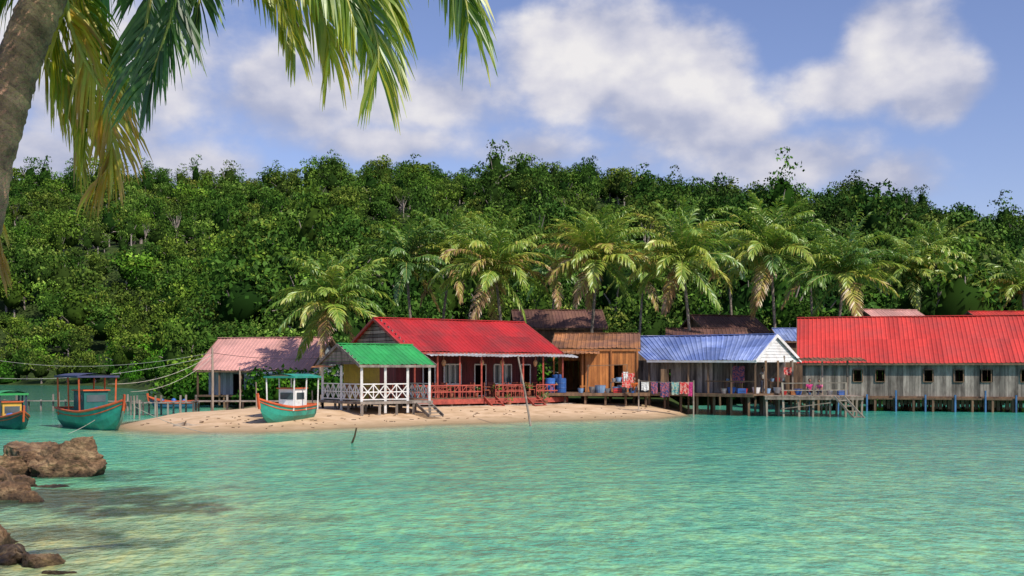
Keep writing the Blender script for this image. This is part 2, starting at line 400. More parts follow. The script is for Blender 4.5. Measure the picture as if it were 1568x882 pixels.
# ---------------------------------------------------------------- palms
palm_leaf=leafmat('palm_leaf',[(0,(.04,.10,.018)),(.3,(.10,.23,.03)),(.55,(.25,.39,.045)),(.8,(.48,.52,.07)),(.92,(.54,.44,.10)),(1,(.38,.22,.09))],.35,None,.08)
palm_rach=pmat('palm_rachis',(.40,.40,.10),(.30,.24,.07))
palm_bark=pmat('palm_bark',(.30,.25,.20),(.15,.12,.09),4,(1,1,2),.85,bump=.6)
coco=pmat('coconut',(.34,.27,.05),(.22,.13,.04))
def unit(a): return a/np.maximum(np.linalg.norm(a,axis=-1,keepdims=True),1e-6)
def catmull(pts,n):
    pts=np.array(pts,float); k=len(pts); P=np.vstack([2*pts[0]-pts[1],pts,2*pts[-1]-pts[-2]])
    o=[]
    for t in np.linspace(0,k-1-1e-6,n):
        i=int(t); u=t-i; a,b,c,d=P[i],P[i+1],P[i+2],P[i+3]
        o.append(.5*((2*b)+(-a+c)*u+(2*a-5*b+4*c-d)*u*u+(-a+3*b-3*c+d)*u**3))
    return np.array(o)
def frond(pts,nl,Lmax,width,droop,rg,tone,t0=.1,roll=0.0,tiplen=.38):
    """rachis points -> leaflet strips; roll twists the blade about the rachis"""
    seg=np.linalg.norm(np.diff(pts,axis=0),axis=1); cum=np.concatenate([[0],np.cumsum(seg)]); cum/=cum[-1]
    V=[];R=[]
    t=np.linspace(t0,1,nl)
    for sgn in (-1,1):
        tt=np.clip(t+rg.uniform(-.5,.5,nl)/nl,0,1)
        p=np.stack([np.interp(tt,cum,pts[:,k]) for k in range(3)],-1)
        p2=np.stack([np.interp(np.clip(tt+.03,0,1),cum,pts[:,k]) for k in range(3)],-1)
        p1=np.stack([np.interp(np.clip(tt-.03,0,1),cum,pts[:,k]) for k in range(3)],-1)
        T=unit(p2-p1); S=unit(np.cross(T,[0.02,0.03,1.])); Nn=np.cross(S,T)
        S,Nn=S*math.cos(roll)+Nn*math.sin(roll), Nn*math.cos(roll)-S*math.sin(roll)
        a=np.radians(22+44*tt+rg.uniform(-8,8,nl))[:,None]
        D=unit(sgn*S*np.cos(a)+T*np.sin(a)+Nn*rg.uniform(.0,.3,(nl,1)))
        ln=(Lmax*np.minimum(1,.45+tt*2.2)*(1-(1-tiplen)*tt**2.5)*rg.uniform(.82,1.1,nl))[:,None]
        g=np.array([0,0,-1.]); dr=droop*rg.uniform(.6,1.4,(nl,1))
        d1=unit(D+g*dr*.25); d2=unit(D+g*dr*.9); d3=unit(D+g*dr*2.0)
        q0=p; q1=q0+d1*ln*.34; q2=q1+d2*ln*.36; q3=q2+d3*ln*.30
        Wd=unit(T-D*(T*D).sum(-1,keepdims=True)+Nn*rg.uniform(-.5,.5,(nl,1)))*width*rg.uniform(.7,1.15,(nl,1))
        ws=[.35,.5,.38,.04]; qs=[q0,q1,q2,q3]; lt=rg.normal(size=nl)*.09
        for k in range(3):
            V.append(np.stack([qs[k]-Wd*ws[k],qs[k]+Wd*ws[k],qs[k+1]+Wd*ws[k+1],qs[k+1]-Wd*ws[k+1]],1))
            R.append(np.clip(tone+lt+tt*.08+k*.05,0,1))
    V=np.concatenate(V); R=np.concatenate(R)
    return V.reshape(-1,3),R
def palm(base,top,rad,nf,seed,leafn=30,width=.11,dry=.15,tone0=.45,trunk_r=.15):
    rg=np.random.default_rng(seed); root=empty('coconut_palm_tree')
    base=Vector(base);top=Vector(top)
    mid=base.lerp(top,.5)+Vector(((top.x-base.x)*-.25,0,0))
    tp=catmull([base-Vector((0,0,.5)),base.lerp(mid,.5),mid,top],26)
    mb=MB(); mb.tube(tp,[trunk_r*(1.45-.75*min(1,k/5) if k<5 else .78-.006*k)*(1.06 if k%2 else .96)*1.25 for k in range(26)],8); mb.obj('trunk',palm_bark,root,True)
    V=[];R=[];rb=MB()
    for k in range(nf):
        u=(k+.5)/nf; az=k*2.39996+rg.uniform(-.25,.25)
        el=math.radians(87-102*u**1.1+rg.uniform(-8,8)); Lf=rad*rg.uniform(.95,1.2)*(1.05-.10*abs(u-.4))
        curve=math.radians(rg.uniform(34,68)+22*math.sin(u*3.14))
        if u>.92: el=min(el,math.radians(-40)); curve*=.5
        p=np.array(top); pts=[p.copy()]; ns=9
        for j in range(ns):
            e=el-curve*((j+.5)/ns)**1.5
            e=max(e,math.radians(-84))
            p=p+np.array([math.cos(az)*math.cos(e),math.sin(az)*math.cos(e),math.sin(e)])*Lf/ns; pts.append(p.copy())
        pts=np.array(pts)
        tone=tone0+rg.normal()*.14+(.15 if .45<u<.85 else 0)
        if u>1-dry: tone=rg.uniform(.85,1)
        if u<.15: tone=.35
        v_,r_=frond(pts,leafn,rad*.28,width,rg.uniform(.35,.9),rg,tone,roll=rg.uniform(-.35,.35))
        V.append(v_);R.append(r_)
        rb.tube(pts,[.045*(1-.8*j/ns) for j in range(ns+1)],4,cap=False)
    V=np.concatenate(V);R=np.concatenate(R)
    add('fronds',mesh_np('fronds',V,np.arange(len(V)).reshape(-1,4),R,[palm_leaf]),root)
    rb.obj('rachises',palm_rach,root)
    cb=MB()
    for k in range(9):
        a=rg.uniform(0,6.28); cb.ball((top.x+math.cos(a)*.35,top.y+math.sin(a)*.35,top.z-.3-rg.uniform(0,.35)),.14,n=7)
    cb.obj('coconuts',coco,root,True)
    return root
PALMS=[ # crown px,py,d, radius m, nf, tone, base dx
 (505,465,80,4.4,38,.34,-.8),(622,405,101,4.6,30,.14,.6),(690,392,104,4.9,32,.42,-1),(758,415,93,5.3,42,.50,.8),
 (915,398,92,5.0,42,.52,-.6),(1045,398,92,5.1,42,.46,.8),(1180,390,96,5.5,42,.38,.5),(1292,422,94,5.0,38,.34,-.7),
 (1395,416,112,4.8,30,.42,-.5),(1432,394,118,4.7,28,.38,.8),(1115,400,112,4.5,26,.2,.5),(1565,440,108,4.4,26,.34,.5),(985,425,116,4.2,24,.2,-.5),
 (1480,440,122,4,24,.28,-.5),(850,425,118,4.2,24,.2,-.5),(1240,415,116,4.4,26,.2,.4)]
for i,(px,py,d,r,nf,tn,dx) in enumerate(PALMS):
    top=W(px,py,d); palm((top.x+dx,top.y,tz(top.x+dx,top.y)),top,r,nf,50+i,32,.135,.05,tn)

# foreground palm
fp_leaf=leafmat('near_palm_leaf',[(0,(.018,.055,.016)),(.3,(.07,.18,.022)),(.55,(.24,.36,.03)),(.8,(.62,.54,.04)),(1,(.60,.32,.05))],.5,None,.08,(3,(.75,.8,.75),(1.2,1.12,1)))
fp_bark=pmat('near_palm_bark',(.46,.25,.165),(.16,.085,.06),4,(1,1,1),.8,rnd=.25,bump=1.0,thr=(.38,.62))
root=empty('coconut_palm_tree')
C=W(146,-175,9)
b0=Vector((-7.0,8.6,tz(-7,8.6)-.4))
tp=catmull([b0,Vector((-5.9,8.8,2.6)),W(-70,420,9),W(-8,225,9),W(28,100,9),W(66,0,9),C],150)
mb=MB()
rads=[]
for k in range(150):
    r=.165+.10*max(0,1-k/22)
    saw=(k%5)/5.0
    rads.append(r*(1.05-.08*saw)+random.uniform(-.003,.003))
pl=[Vector(p) for p in tp]
nseg=24
for k,p in enumerate(pl):
    t=(pl[min(k+1,149)]-pl[max(k-1,0)]).normalized(); a=t.cross(Vector((0,1,0))).normalized(); b_=t.cross(a)
    for j in range(nseg):
        an=2*math.pi*j/nseg
        mb.v.append(tuple(p+(a*math.cos(an)+b_*math.sin(an))*rads[k]*(1+.025*math.sin(j*3.1+k))+t*.07*math.sin(an+.6)))
for k in range(149):
    if k%5==0: lastr=random.random()
    for j in range(nseg):
        mb.f.append((k*nseg+j,k*nseg+(j+1)%nseg,(k+1)*nseg+(j+1)%nseg,(k+1)*nseg+j)); mb.r.append(lastr if k%5 else lastr*.2); mb.m.append(0)
mb.obj('trunk',fp_bark,root,True)
FR=[ # control px,py,d ; tone ; leaflet len ; droop ; roll
 ([(300,-215,8.8),(440,-130,8.6),(535,-40,8.5),(575,50,8.5),(580,105,8.5)],.50,.82,.8,1.0),
 ([(260,-180,9.2),(380,-110,9.2),(460,-40,9.2),(500,40,9.2),(505,75,9.2)],.64,.80,1.0,.8),
 ([(250,-150,9.6),(340,-90,9.6),(410,-30,9.6),(440,30,9.6),(450,65,9.6)],.58,.62,1.1,-.9),
 ([(340,-240,8.9),(480,-150,8.9),(565,-60,8.9),(600,20,8.9)],.46,.72,1.0,.6),
 ([(280,-200,8.7),(410,-120,8.6),(510,-40,8.5),(545,40,8.5)],.42,.70,.9,-1.1),
 ([(380,-330,9),(560,-240,8.8),(665,-110,8.7),(708,-15,8.7),(718,30,8.7)],.42,.78,.9,1.0),
 ([(205,-150,8.6),(262,-80,8.3),(268,0,8.2),(245,80,8.2),(225,130,8.2)],.08,.66,.35,1.35),  # low tone here and on the next two fronds paints their shade
 ([(190,-150,8.9),(230,-60,8.8),(225,30,8.8),(200,110,8.8)],.14,.62,.45,-1.2),
 ([(220,-150,8.9),(285,-90,8.8),(305,-20,8.8),(300,50,8.8)],.12,.50,.5,1.1),
 ([(120,-120,9.6),(100,-10,10),(125,80,10),(165,160,10.2),(170,240,10.2),(156,272,10.2)],.80,.78,.9,.9),
 ([(110,-130,9.8),(70,-30,10.2),(85,70,10.4),(125,150,10.4),(135,205,10.4)],.60,.76,.9,-1.0),
 ([(120,-150,9.6),(100,-60,10.2),(130,10,10.3),(165,80,10.3),(182,150,10.3)],.45,.62,1.0,1.1),
 ([(110,-120,9.9),(60,0,10.5),(75,110,10.6),(110,190,10.6),(120,240,10.6)],.72,.6,1.0,.8),
 ([(120,-160,9.6),(50,-90,10),(0,20,10.2),(-30,120,10.3)],.35,.8,.7,.9),
 ([(130,-150,9.8),(110,-100,10.3),(80,-30,10.6),(60,40,10.6)],.25,.7,.6,1.2),
 ([(100,-200,9.3),(-20,-120,9.6),(-60,60,9.7),(-32,220,9.7),(-18,330,9.7),(-6,400,9.7)],.85,.55,1.1,1.0),
 ([(160,-150,10),(170,-80,10.5),(150,0,10.8),(130,50,10.8)],.22,.8,.8,.8),
 ([(320,-330,10),(480,-400,11),(680,-330,12)],.4,.8,1,0),([(100,-400,9),(0,-500,9),(-200,-420,9)],.4,.8,1,0),([(150,-300,8),(200,-450,7),(260,-430,6)],.4,.8,1,0),
 ([(200,-260,8),(330,-230,7),(420,-330,6)],.4,.7,1,0),([(0,-200,8.4),(-150,-160,8),(-300,0,8)],.4,.8,1.2,0),([(150,-260,10),(180,-360,12),(200,-330,13)],.4,.8,1,0),
]
V=[];R=[];rb=MB(); rg=np.random.default_rng(5)
for cps,tone,ll,dr,ro in FR:
    pts=catmull([tuple(C)]+[tuple(W(*c)) for c in cps],28)
    Lr=np.linalg.norm(np.diff(pts,axis=0),axis=1).sum()
    v_,r_=frond(pts,int(Lr*40),ll,.031,dr,rg,tone,.16,ro,.66)
    V.append(v_);R.append(r_)
    rb.tube(pts,[.035*(1-.85*k/27) for k in range(28)],6,cap=False)
V=np.concatenate(V);R=np.concatenate(R)
add('fronds',mesh_np('fronds',V,np.arange(len(V)).reshape(-1,4),R,[fp_leaf]),root)
rb.obj('rachises',palm_rach,root,True)
cb=MB()
for k in range(10):
    a=k*.7; cb.ball((C.x+math.cos(a)*.35,C.y+math.sin(a)*.35,C.z-.05-.2*(k%2)),.13,.13,.16,n=12)
cb.obj('coconuts',coco,root,True)

# ---------------------------------------------------------------- building materials
def roofm(n,c,c2,**k): return pmat(n,c,c2,k.get('sc',.5),(1,1,1),k.get('rough',.5),k.get('rnd',.14),thr=k.get('thr',(.42,.7)),spec=.4,fine=.2)
M_red=roofm('red_metal_roof',(.40,.022,.022),(.25,.03,.028),rnd=.2)
M_red2=roofm('bright_red_metal_roof',(.56,.048,.036),(.42,.055,.045))
M_green=roofm('green_metal_roof',(.035,.34,.085),(.04,.23,.075))
M_pink=roofm('faded_pink_metal_roof',(.58,.30,.26),(.42,.23,.20))
M_blue=roofm('blue_metal_roof',(.14,.20,.44),(.30,.37,.60),rnd=.28)
M_rust=roofm('rusted_metal_roof',(.16,.075,.045),(.36,.15,.05),rnd=.5,rough=.8)
M_dark=roofm('dark_brown_roof',(.11,.05,.04),(.17,.085,.055),rough=.8,rnd=.3)
M_grey=roofm('grey_zinc_roof',(.42,.43,.44),(.25,.22,.2))
M_white=pmat('white_paint',(.78,.78,.76),(.6,.58,.54),2,rnd=.06,rough=.5)
M_wood_grey=pmat('weathered_grey_planks',(.29,.25,.21),(.11,.09,.075),2.2,(1,1,.25),.9,rnd=.5)
M_wood_brown=pmat('brown_planks',(.19,.115,.065),(.09,.055,.035),3,(1,1,.25),.85,rnd=.4)
M_wood_orange=pmat('varnished_orange_planks',(.50,.19,.05),(.32,.11,.03),3,(1,1,.25),.6,rnd=.3)
M_maroon=pmat('maroon_painted_planks',(.14,.022,.022),(.08,.015,.015),3,(1,1,.3),.7,rnd=.25)
M_redwood=pmat('red_painted_wood',(.38,.075,.05),(.22,.04,.03),3,rnd=.25)
M_yellow=pmat('yellow_painted_wall',(.66,.42,.06),(.5,.3,.06),2,rnd=.08)
M_bluegrey=pmat('blue_grey_wall',(.30,.34,.36),(.2,.22,.23),2,(1,1,.3),rnd=.25)
M_glass=pmat('window_glass',(.05,.07,.08),(.08,.1,.11),1,rough=.1,spec=.8)
M_teal=pmat('teal_boat_paint',(.03,.33,.24),(.03,.2,.16),2,rnd=.1,rough=.45)
M_dteal=pmat('dark_teal_boat_paint',(.015,.13,.11),(.01,.09,.08),2,rnd=.1)
M_orange=pmat('orange_boat_paint',(.60,.12,.035),(.45,.08,.03),2,rnd=.15)
M_navy=pmat('navy_canopy',(.04,.05,.12),(.07,.07,.12),2,rnd=.15)
M_dblue=pmat('blue_plastic',(.04,.14,.42),(.03,.09,.3),3,rnd=.3,rough=.4)
M_rail=pmat('rail_reddish',(.42,.12,.06),(.26,.06,.035),3,rnd=.3)
M_pole=pmat('driftwood_pole',(.34,.28,.22),(.17,.13,.1),4,(1,1,.3),.9)
M_wire=pmat('black_cable',(.03,.03,.03))
M_rope=pmat('mooring_rope',(.5,.48,.40))

class Fr:
    def __init__(s,ox,oy,th): s.o=Vector((ox,oy,0)); s.th=math.radians(th); s.u=Vector((math.cos(s.th),math.sin(s.th),0)); s.w=Vector((-math.sin(s.th),math.cos(s.th),0))
    def p(s,u,v,z): return s.o+s.u*u+s.w*v+Vector((0,0,z))
def plankwall(mb,fr,u0,v0,u1,v1,z0,ztop,ops=(),pw=.19,t=.03,gap=.012,m=0):
    A=fr.p(u0,v0,0);B=fr.p(u1,v1,0);L_=(B-A).length;d=(B-A)/L_;nrm=Vector((d.y,-d.x,0))
    n=max(1,int(L_/pw)); w=L_/n
    for i in range(n):
        s0=i*w;s1=(i+1)*w-gap; sc=(s0+s1)/2
        zt=ztop(sc/L_) if callable(ztop) else ztop
        segs=[(z0+random.uniform(-.12,.02),zt)]
        for (a,b_,c,e) in ops:
            if a<sc<b_:
                ns=[]
                for (q0,q1) in segs:
                    if e<=q0 or c>=q1: ns.append((q0,q1)); continue
                    if c>q0: ns.append((q0,c))
                    if e<q1: ns.append((e,q1))
                segs=ns
        r=random.random(); off=random.uniform(0,.008)
        for (q0,q1) in segs:
            if q1-q0<.02: continue
            mb.box(A+d*s0+nrm*off+Vector((0,0,q0)),d*(s1-s0),-nrm*t,Vector((0,0,q1-q0)),r,m)
def roof(mb,fr,L_,Wd,ze,zr,rv=None,m=0,pitch=.3):
    rv=Wd/2 if rv is None else rv
    mb.corr(fr.p(0,0,ze),fr.p(L_,0,ze),fr.p(L_,rv,zr),fr.p(0,rv,zr),pitch,m=m)
    mb.corr(fr.p(L_,Wd,ze),fr.p(0,Wd,ze),fr.p(0,rv,zr),fr.p(L_,rv,zr),pitch,m=m)
    mb.beam(fr.p(-.03,rv,zr+.03),fr.p(L_+.03,rv,zr+.03),.3,.05,r=.4,m=m)
def frame_win(mb,fr,u0,u1,v,z0,z1,w=.07,m=0,mull=0):
    o=-.05
    for (a,b_) in (((u0,z0),(u1,z0)),((u0,z1),(u1,z1)),((u0,z0),(u0,z1)),((u1,z0),(u1,z1))):
        mb.beam(fr.p(a[0],v+o,a[1]),fr.p(b_[0],v+o,b_[1]),w,w,r=.5,m=m)
    for k in range(mull):
        u=u0+(u1-u0)*(k+1)/(mull+1); mb.beam(fr.p(u,v+o-.004,z0),fr.p(u,v+o-.004,z1),w*.7,w*.7,r=.5,m=m)
def fascia(mb,fr,L_,Wd,ze,zr,w=.16,m=0):
    for u in (-.03,L_+.03):
        mb.beam(fr.p(u,-.02,ze-.07),fr.p(u,Wd/2,zr-.07),.04,w,r=.5,m=m); mb.beam(fr.p(u,Wd+.02,ze-.07),fr.p(u,Wd/2,zr-.07),.04,w,r=.5,m=m)
    mb.beam(fr.p(0,0.02,ze-.09),fr.p(L_,0.02,ze-.09),.04,w*.8,r=.5,m=m)
def house(name,ox,oy,th,L_,Wd,zf,ze,zr,M_roof,M_wall,ov=.5,porch=None,front_ops=(),M_trim=None,stilt=2.0,M_st=None,pw=.19):
    root=empty(name); fr=Fr(ox,oy,th); porch=ov if porch is None else porch
    mb=MB(); roof(mb,fr,L_,Wd,ze,zr); mb.obj('roof',M_roof,root)
    mb=MB(); fascia(mb,fr,L_,Wd,ze,zr); mb.obj('fascia',M_trim or M_wood_brown,root)
    zz=lambda v: ze+(zr-ze)*(1-abs(v-Wd/2)/(Wd/2))-.06
    mb=MB()
    plankwall(mb,fr,ov,porch,L_-ov,porch,zf,zz(porch),front_ops,pw)
    plankwall(mb,fr,L_-ov,Wd-ov,ov,Wd-ov,zf,zz(Wd-ov),(),pw*2)
    vf=porch
    plankwall(mb,fr,ov,Wd-ov,ov,vf,zf,lambda s:zz((Wd-ov)+(vf-(Wd-ov))*s),(),pw)
    plankwall(mb,fr,L_-ov,vf,L_-ov,Wd-ov,zf,lambda s:zz(vf+(Wd-ov-vf)*s),(),pw)
    mb.obj('walls',M_wall,root)
    mb=MB()
    mb.box(fr.p(.1,.1,zf-.15),fr.u*(L_-.2),fr.w*(Wd-.2),Vector((0,0,.12)),.5); mb.obj('floor',M_wood_brown,root)
    mb=MB(); nu=max(2,int(L_/stilt)); nv=max(2,int(Wd/2.5))
    for i in range(nu+1):
        for j in range(nv+1):
            p=fr.p(.2+(L_-.4)*i/nu,.2+(Wd-.4)*j/nv,0); g=min(tz(p.x,p.y),0.4)-.3
            mb.beam((p.x+random.uniform(-.08,.08),p.y,g),(p.x,p.y,zf-.1),.15,.15)
    mb.obj('stilts',M_st or M_wood_brown,root)
    return root,fr

# ---- restaurant (red roof)
root,fr=house('red_roof_restaurant',-6.43,68,35,12.1,9.2,1.2,4.09,6.35,M_red,M_maroon,.45,porch=2.4,
   front_ops=((2.0,2.9,1.2,3.3),(3.6,4.9,2.0,3.3),(6.0,6.9,1.2,3.3),(7.6,9.0,2.0,3.3),(9.8,10.6,1.2,3.3)),M_trim=M_redwood)
mb=MB()
for a,b_,z0,mu in ((2.45,3.35,1.2,0),(4.05,5.35,2.0,2),(6.45,7.35,1.2,0),(8.05,9.45,2.0,2),(10.25,11.05,1.2,0)): frame_win(mb,fr,a,b_,2.4,z0,3.3,.08,mull=mu)
mb.obj('white_door_frames',M_white,root)
mb=MB()
for a,b_,z0 in ((4.05,5.35,2.0),(8.05,9.45,2.0)): mb.box(fr.p(a,2.5,z0),fr.u*(b_-a),fr.w*.03,Vector((0,0,1.3)),.5)
mb.obj('window_panes',M_glass,root)
mb=MB()
mb.corr(fr.p(1.2,-.75,3.80),fr.p(12.9,-.75,3.80),fr.p(12.9,.05,3.97),fr.p(1.2,.05,3.97),.3); mb.obj('porch_awning',M_grey,root)
mb=MB()
for k in range(8):
    u=.3+k*1.65; mb.beam(fr.p(u,-.3,1.05),fr.p(u,-.3,3.86),.1,.1)
mb.box(fr.p(.1,-.55,.78),fr.u*12.0,fr.w*.06,Vector((0,0,.32)),.8)
for u0,u1 in ((.3,5.2),(6.3,8.5),(9.6,12.0)):
    for z in (1.55,1.95): mb.beam(fr.p(u0,-.35,z),fr.p(u1,-.35,z),.06,.08,r=.8)
    n=int((u1-u0)/.28)
    for k in range(n+1):
        u=u0+(u1-u0)*k/n; mb.beam(fr.p(u,-.35,1.12),fr.p(u,-.35,1.95),.045,.045,r=.7)
    for k in range(n//2):
        u=u0+(u1-u0)*2*k/n; mb.beam(fr.p(u,-.37,1.6),fr.p(u+.28,-.37,1.92),.03,.03,r=.7)
for uu in (5.3,8.6):
    for s in (0,.9): mb.beam(fr.p(uu+s,-.5,1.15),fr.p(uu+s,-1.7,.45),.06,.2,r=.8)
    for k in range(4): mb.box(fr.p(uu+.03,-.8-.28*k,.95-.17*k),fr.u*.84,fr.w*-.24,Vector((0,0,.05)),.6)
mb.obj('railings_and_steps',M_redwood,root)
mb=MB()
mb.box(fr.p(.1,-.48,1.06),fr.u*12.0,fr.w*2.85,Vector((0,0,.1)),.5); mb.obj('deck_floor',M_wood_brown,root)
mb=MB()
for k in range(10): mb.beam(fr.p(.4+k*1.28,-.35,.2),fr.p(.4+k*1.28,-.35,.85),.14,.14,r=.5)
mb.beam(fr.p(0,-1.2,.62),fr.p(12.2,-1.2,.66),.12,.1,r=.9)
for k in range(16): mb.beam(fr.p(.2+k*.8,-1.2,.2),fr.p(.2+k*.8,-1.2,.6),.09,.09,r=.5)
mb.obj('footings',M_wood_grey,root)
mb=MB()
for k in range(9):
    z=4.12+k*.24; hv=(6.3-z)/(2.26)*4.6
    if hv>.1: mb.box(fr.p(.36,4.6-hv,z),fr.w*(2*hv),fr.u*-.03,Vector((0,0,.2)),random.random())
mb.obj('gable_boards',M_wood_grey,root)
def chair(fr,u,v,z,a=0,mat=None,name='wooden_chair'):
    f2=Fr(*fr.p(u,v,0)[:2],math.degrees(fr.th)+a); mb=MB()
    for x in (0,.42):
        for y in (0,.42): mb.beam(f2.p(x,y,z),f2.p(x,y,z+(.95 if y>.1 else .44)),.05,.05)
    mb.box(f2.p(-.03,-.03,z+.43),f2.u*.48,f2.w*.48,Vector((0,0,.04)))
    for k in range(4): mb.box(f2.p(0,.4,z+.56+k*.1),f2.u*.42,f2.w*.03,Vector((0,0,.06)))
    for x in (-.03,.42): mb.box(f2.p(x,0,z+.64),f2.u*.05,f2.w*.4,Vector((0,0,.04)))
    return mb.obj(name,mat or M_rail)
def table(fr,u,v,z,mat=None):
    f2=Fr(*fr.p(u,v,0)[:2],math.degrees(fr.th)); mb=MB()
    for x in (0,.7):
        for y in (0,.6): mb.beam(f2.p(x,y,z),f2.p(x,y,z+.72),.06,.06)
    mb.box(f2.p(-.08,-.08,z+.72),f2.u*.86,f2.w*.76,Vector((0,0,.04)))
    return mb.obj('wooden_table',mat or M_rail)
for u in (1.2,3.3,7.0,8.9,10.6):
    table(fr,u,.35,1.17); chair(fr,u-.7,.3,1.17,90); chair(fr,u+1.35,.7,1.17,-90); chair(fr,u+.1,1.25,1.17,0)
M_lamp=pmat('rattan_lantern',(.6,.38,.2),(.4,.2,.1))
for u in (1.0,2.7,5.6,7.2,9.9):
    mb=MB(); p=fr.p(u,.2,3.45)
    mb.tube([p+Vector((0,0,-.28)),p+Vector((0,0,-.15)),p,p+Vector((0,0,.12)),p+Vector((0,0,.16))],[.05,.13,.15,.09,.02],10)
    mb.tube([p+Vector((0,0,.16)),p+Vector((0,0,.5))],.01,4); mb.obj('hanging_lantern',M_lamp)
M_pot=pmat('clay_pot',(.35,.13,.07)); M_plant=leafmat('pot_plant_leaf',[(0,(.03,.1,.02)),(.5,(.1,.25,.03)),(1,(.5,.1,.1))],.3)
def potplant(p,s=1,nm='potted_plant'):
    root=empty(nm); p=Vector(p)
    mb=MB(); mb.tube([p,p+Vector((0,0,.12*s)),p+Vector((0,0,.26*s)),p+Vector((0,0,.28*s))],[.09*s,.13*s,.16*s,.17*s],12); mb.obj('pot',M_pot,root,True)
    V,Q,R=leafcloud([((p.x,p.y,p.z+.5*s),(.24*s,.24*s,.26*s),.5)],2.5,.07*s,rng); add('leaves',mesh_np('leaves',V,Q,R,[M_plant]),root)
for u in (.8,3.0,4.9,6.5,9.0,11.5): potplant(fr.p(u,-.2,1.17),1.0 if u<6 else 1.2)
potplant(fr.p(9.9,-.9,.55),1.3); potplant(fr.p(6.9,-1.0,.55),1.1)

# ---- green pavilion
root=empty('green_roof_pavilion'); fr=Fr(-8.46,61,35); L_=4.9;Wd=5.6
mb=MB(); roof(mb,fr,L_,Wd,3.25,4.45); mb.obj('roof',M_green,root)
mb=MB(); fascia(mb,fr,L_,Wd,3.25,4.45,.18)
for k in range(6):
    z=3.27+k*.18; hv=(4.4-z)/1.2*2.8
    if hv>.1: mb.box(fr.p(.05,2.8-hv,z),fr.w*(2*hv),fr.u*.03,Vector((0,0,.16)),random.random())
mb.obj('gable_boards',M_wood_grey,root)
mb=MB()
for u in (.25,1.75,3.2,4.65):
    mb.beam(fr.p(u,.25,.5),fr.p(u,.25,3.2),.13,.13,r=.5)
for v_ in (2.8,5.3): mb.beam(fr.p(.25,v_,.5),fr.p(.25,v_,3.2),.13,.13,r=.3)
def xrail(mb,a,b_):
    A=Vector(a);B=Vector(b_);n=max(1,round((B-A).length/.75))
    for z in (.08,.5,.95): mb.beam(A+Vector((0,0,z)),B+Vector((0,0,z)),.06,.06,r=.5)
    for k in range(n):
        p=A.lerp(B,k/n);q=A.lerp(B,(k+1)/n)
        mb.beam(p+Vector((0,0,.1)),q+Vector((0,0,.93)),.05,.045,r=.5); mb.beam(p+Vector((0,0,.93)),q+Vector((0,0,.1)),.045,.05,r=.5)
        mb.beam(q+Vector((0,0,.05)),q+Vector((0,0,.97)),.055,.055,r=.5)
xrail(mb,fr.p(.25,.25,1.2),fr.p(3.2,.25,1.2)); xrail(mb,fr.p(.25,5.3,1.2),fr.p(.25,.3,1.2)); xrail(mb,fr.p(4.65,.3,1.2),fr.p(4.65,3,1.2))
mb.obj('white_posts_and_lattice_rail',M_white,root)
mb=MB(); mb.box(fr.p(.1,.1,1.02),fr.u*4.7,fr.w*5.4,Vector((0,0,.15)),.5)
for i in range(5):
    for j in range(4): p=fr.p(.25+i*1.1,.2+j*1.7,0); mb.beam((p.x,p.y,.2),(p.x,p.y,1.0),.13,.13)
for k in range(5): mb.box(fr.p(3.6,-.05-.28*k,.95-.16*k),fr.u*.9,fr.w*-.25,Vector((0,0,.05)),.6)
mb.beam(fr.p(3.58,-.05,1.0),fr.p(3.58,-1.5,.35),.05,.18); mb.beam(fr.p(4.52,-.05,1.0),fr.p(4.52,-1.5,.35),.05,.18)
mb.obj('deck_and_steps',M_wood_grey,root)
mb=MB(); plankwall(mb,fr,1.2,4.4,3.6,4.4,1.2,3.3,(),.3); mb.obj('yellow_back_wall',M_yellow,root)
mb=MB(); mb.corr(fr.p(-.4,3.0,3.1),fr.p(.02,3.0,3.2),fr.p(.02,5.6,3.2),fr.p(-.4,5.6,3.1),.3); mb.obj('side_awning',M_rust,root)
table(fr,1.0,1.5,1.17); chair(fr,.6,2.4,1.17,0); chair(fr,2.2,1.4,1.17,-90); chair(fr,3.4,2.0,1.17,0)

# ---- pink roof house
root,fr=house('pink_roof_house',-24.7,85,-14,9.8,8,1.0,2.9,5.5,M_pink,M_bluegrey,.5,porch=1.5,front_ops=((2,2.9,1,2.6),(5,6,1.7,2.5)),stilt=2,pw=.3)
mb=MB()
for k in range(6): mb.beam(fr.p(.3+k*1.85,.2,.2),fr.p(.3+k*1.85,.2,2.85),.12,.12)
mb.obj('porch_posts',M_wood_brown,root)
mb=MB(); mb.corr(fr.p(5.2,-1.6,2.5),fr.p(13,-1.6,2.55),fr.p(13,.3,2.85),fr.p(5.2,.3,2.85),.3); mb.obj('side_roof',M_grey,root)
mb=MB(); plankwall(mb,fr,6,-.9,12.8,-.9,1.0,2.45,((1,2,1.5,2.3),(4,4.8,1,2.4)),.25); mb.obj('side_wall',M_bluegrey,root)
mb=MB()
for k in range(7): mb.beam(fr.p(6+k*1.1,-1.2,.1),fr.p(6+k*1.1,-1.2,1.1),.11,.11)
mb.box(fr.p(4.5,-1.5,.9),fr.u*8.5,fr.w*2.4,Vector((0,0,.1)),.5); mb.obj('side_deck',M_wood_grey,root)

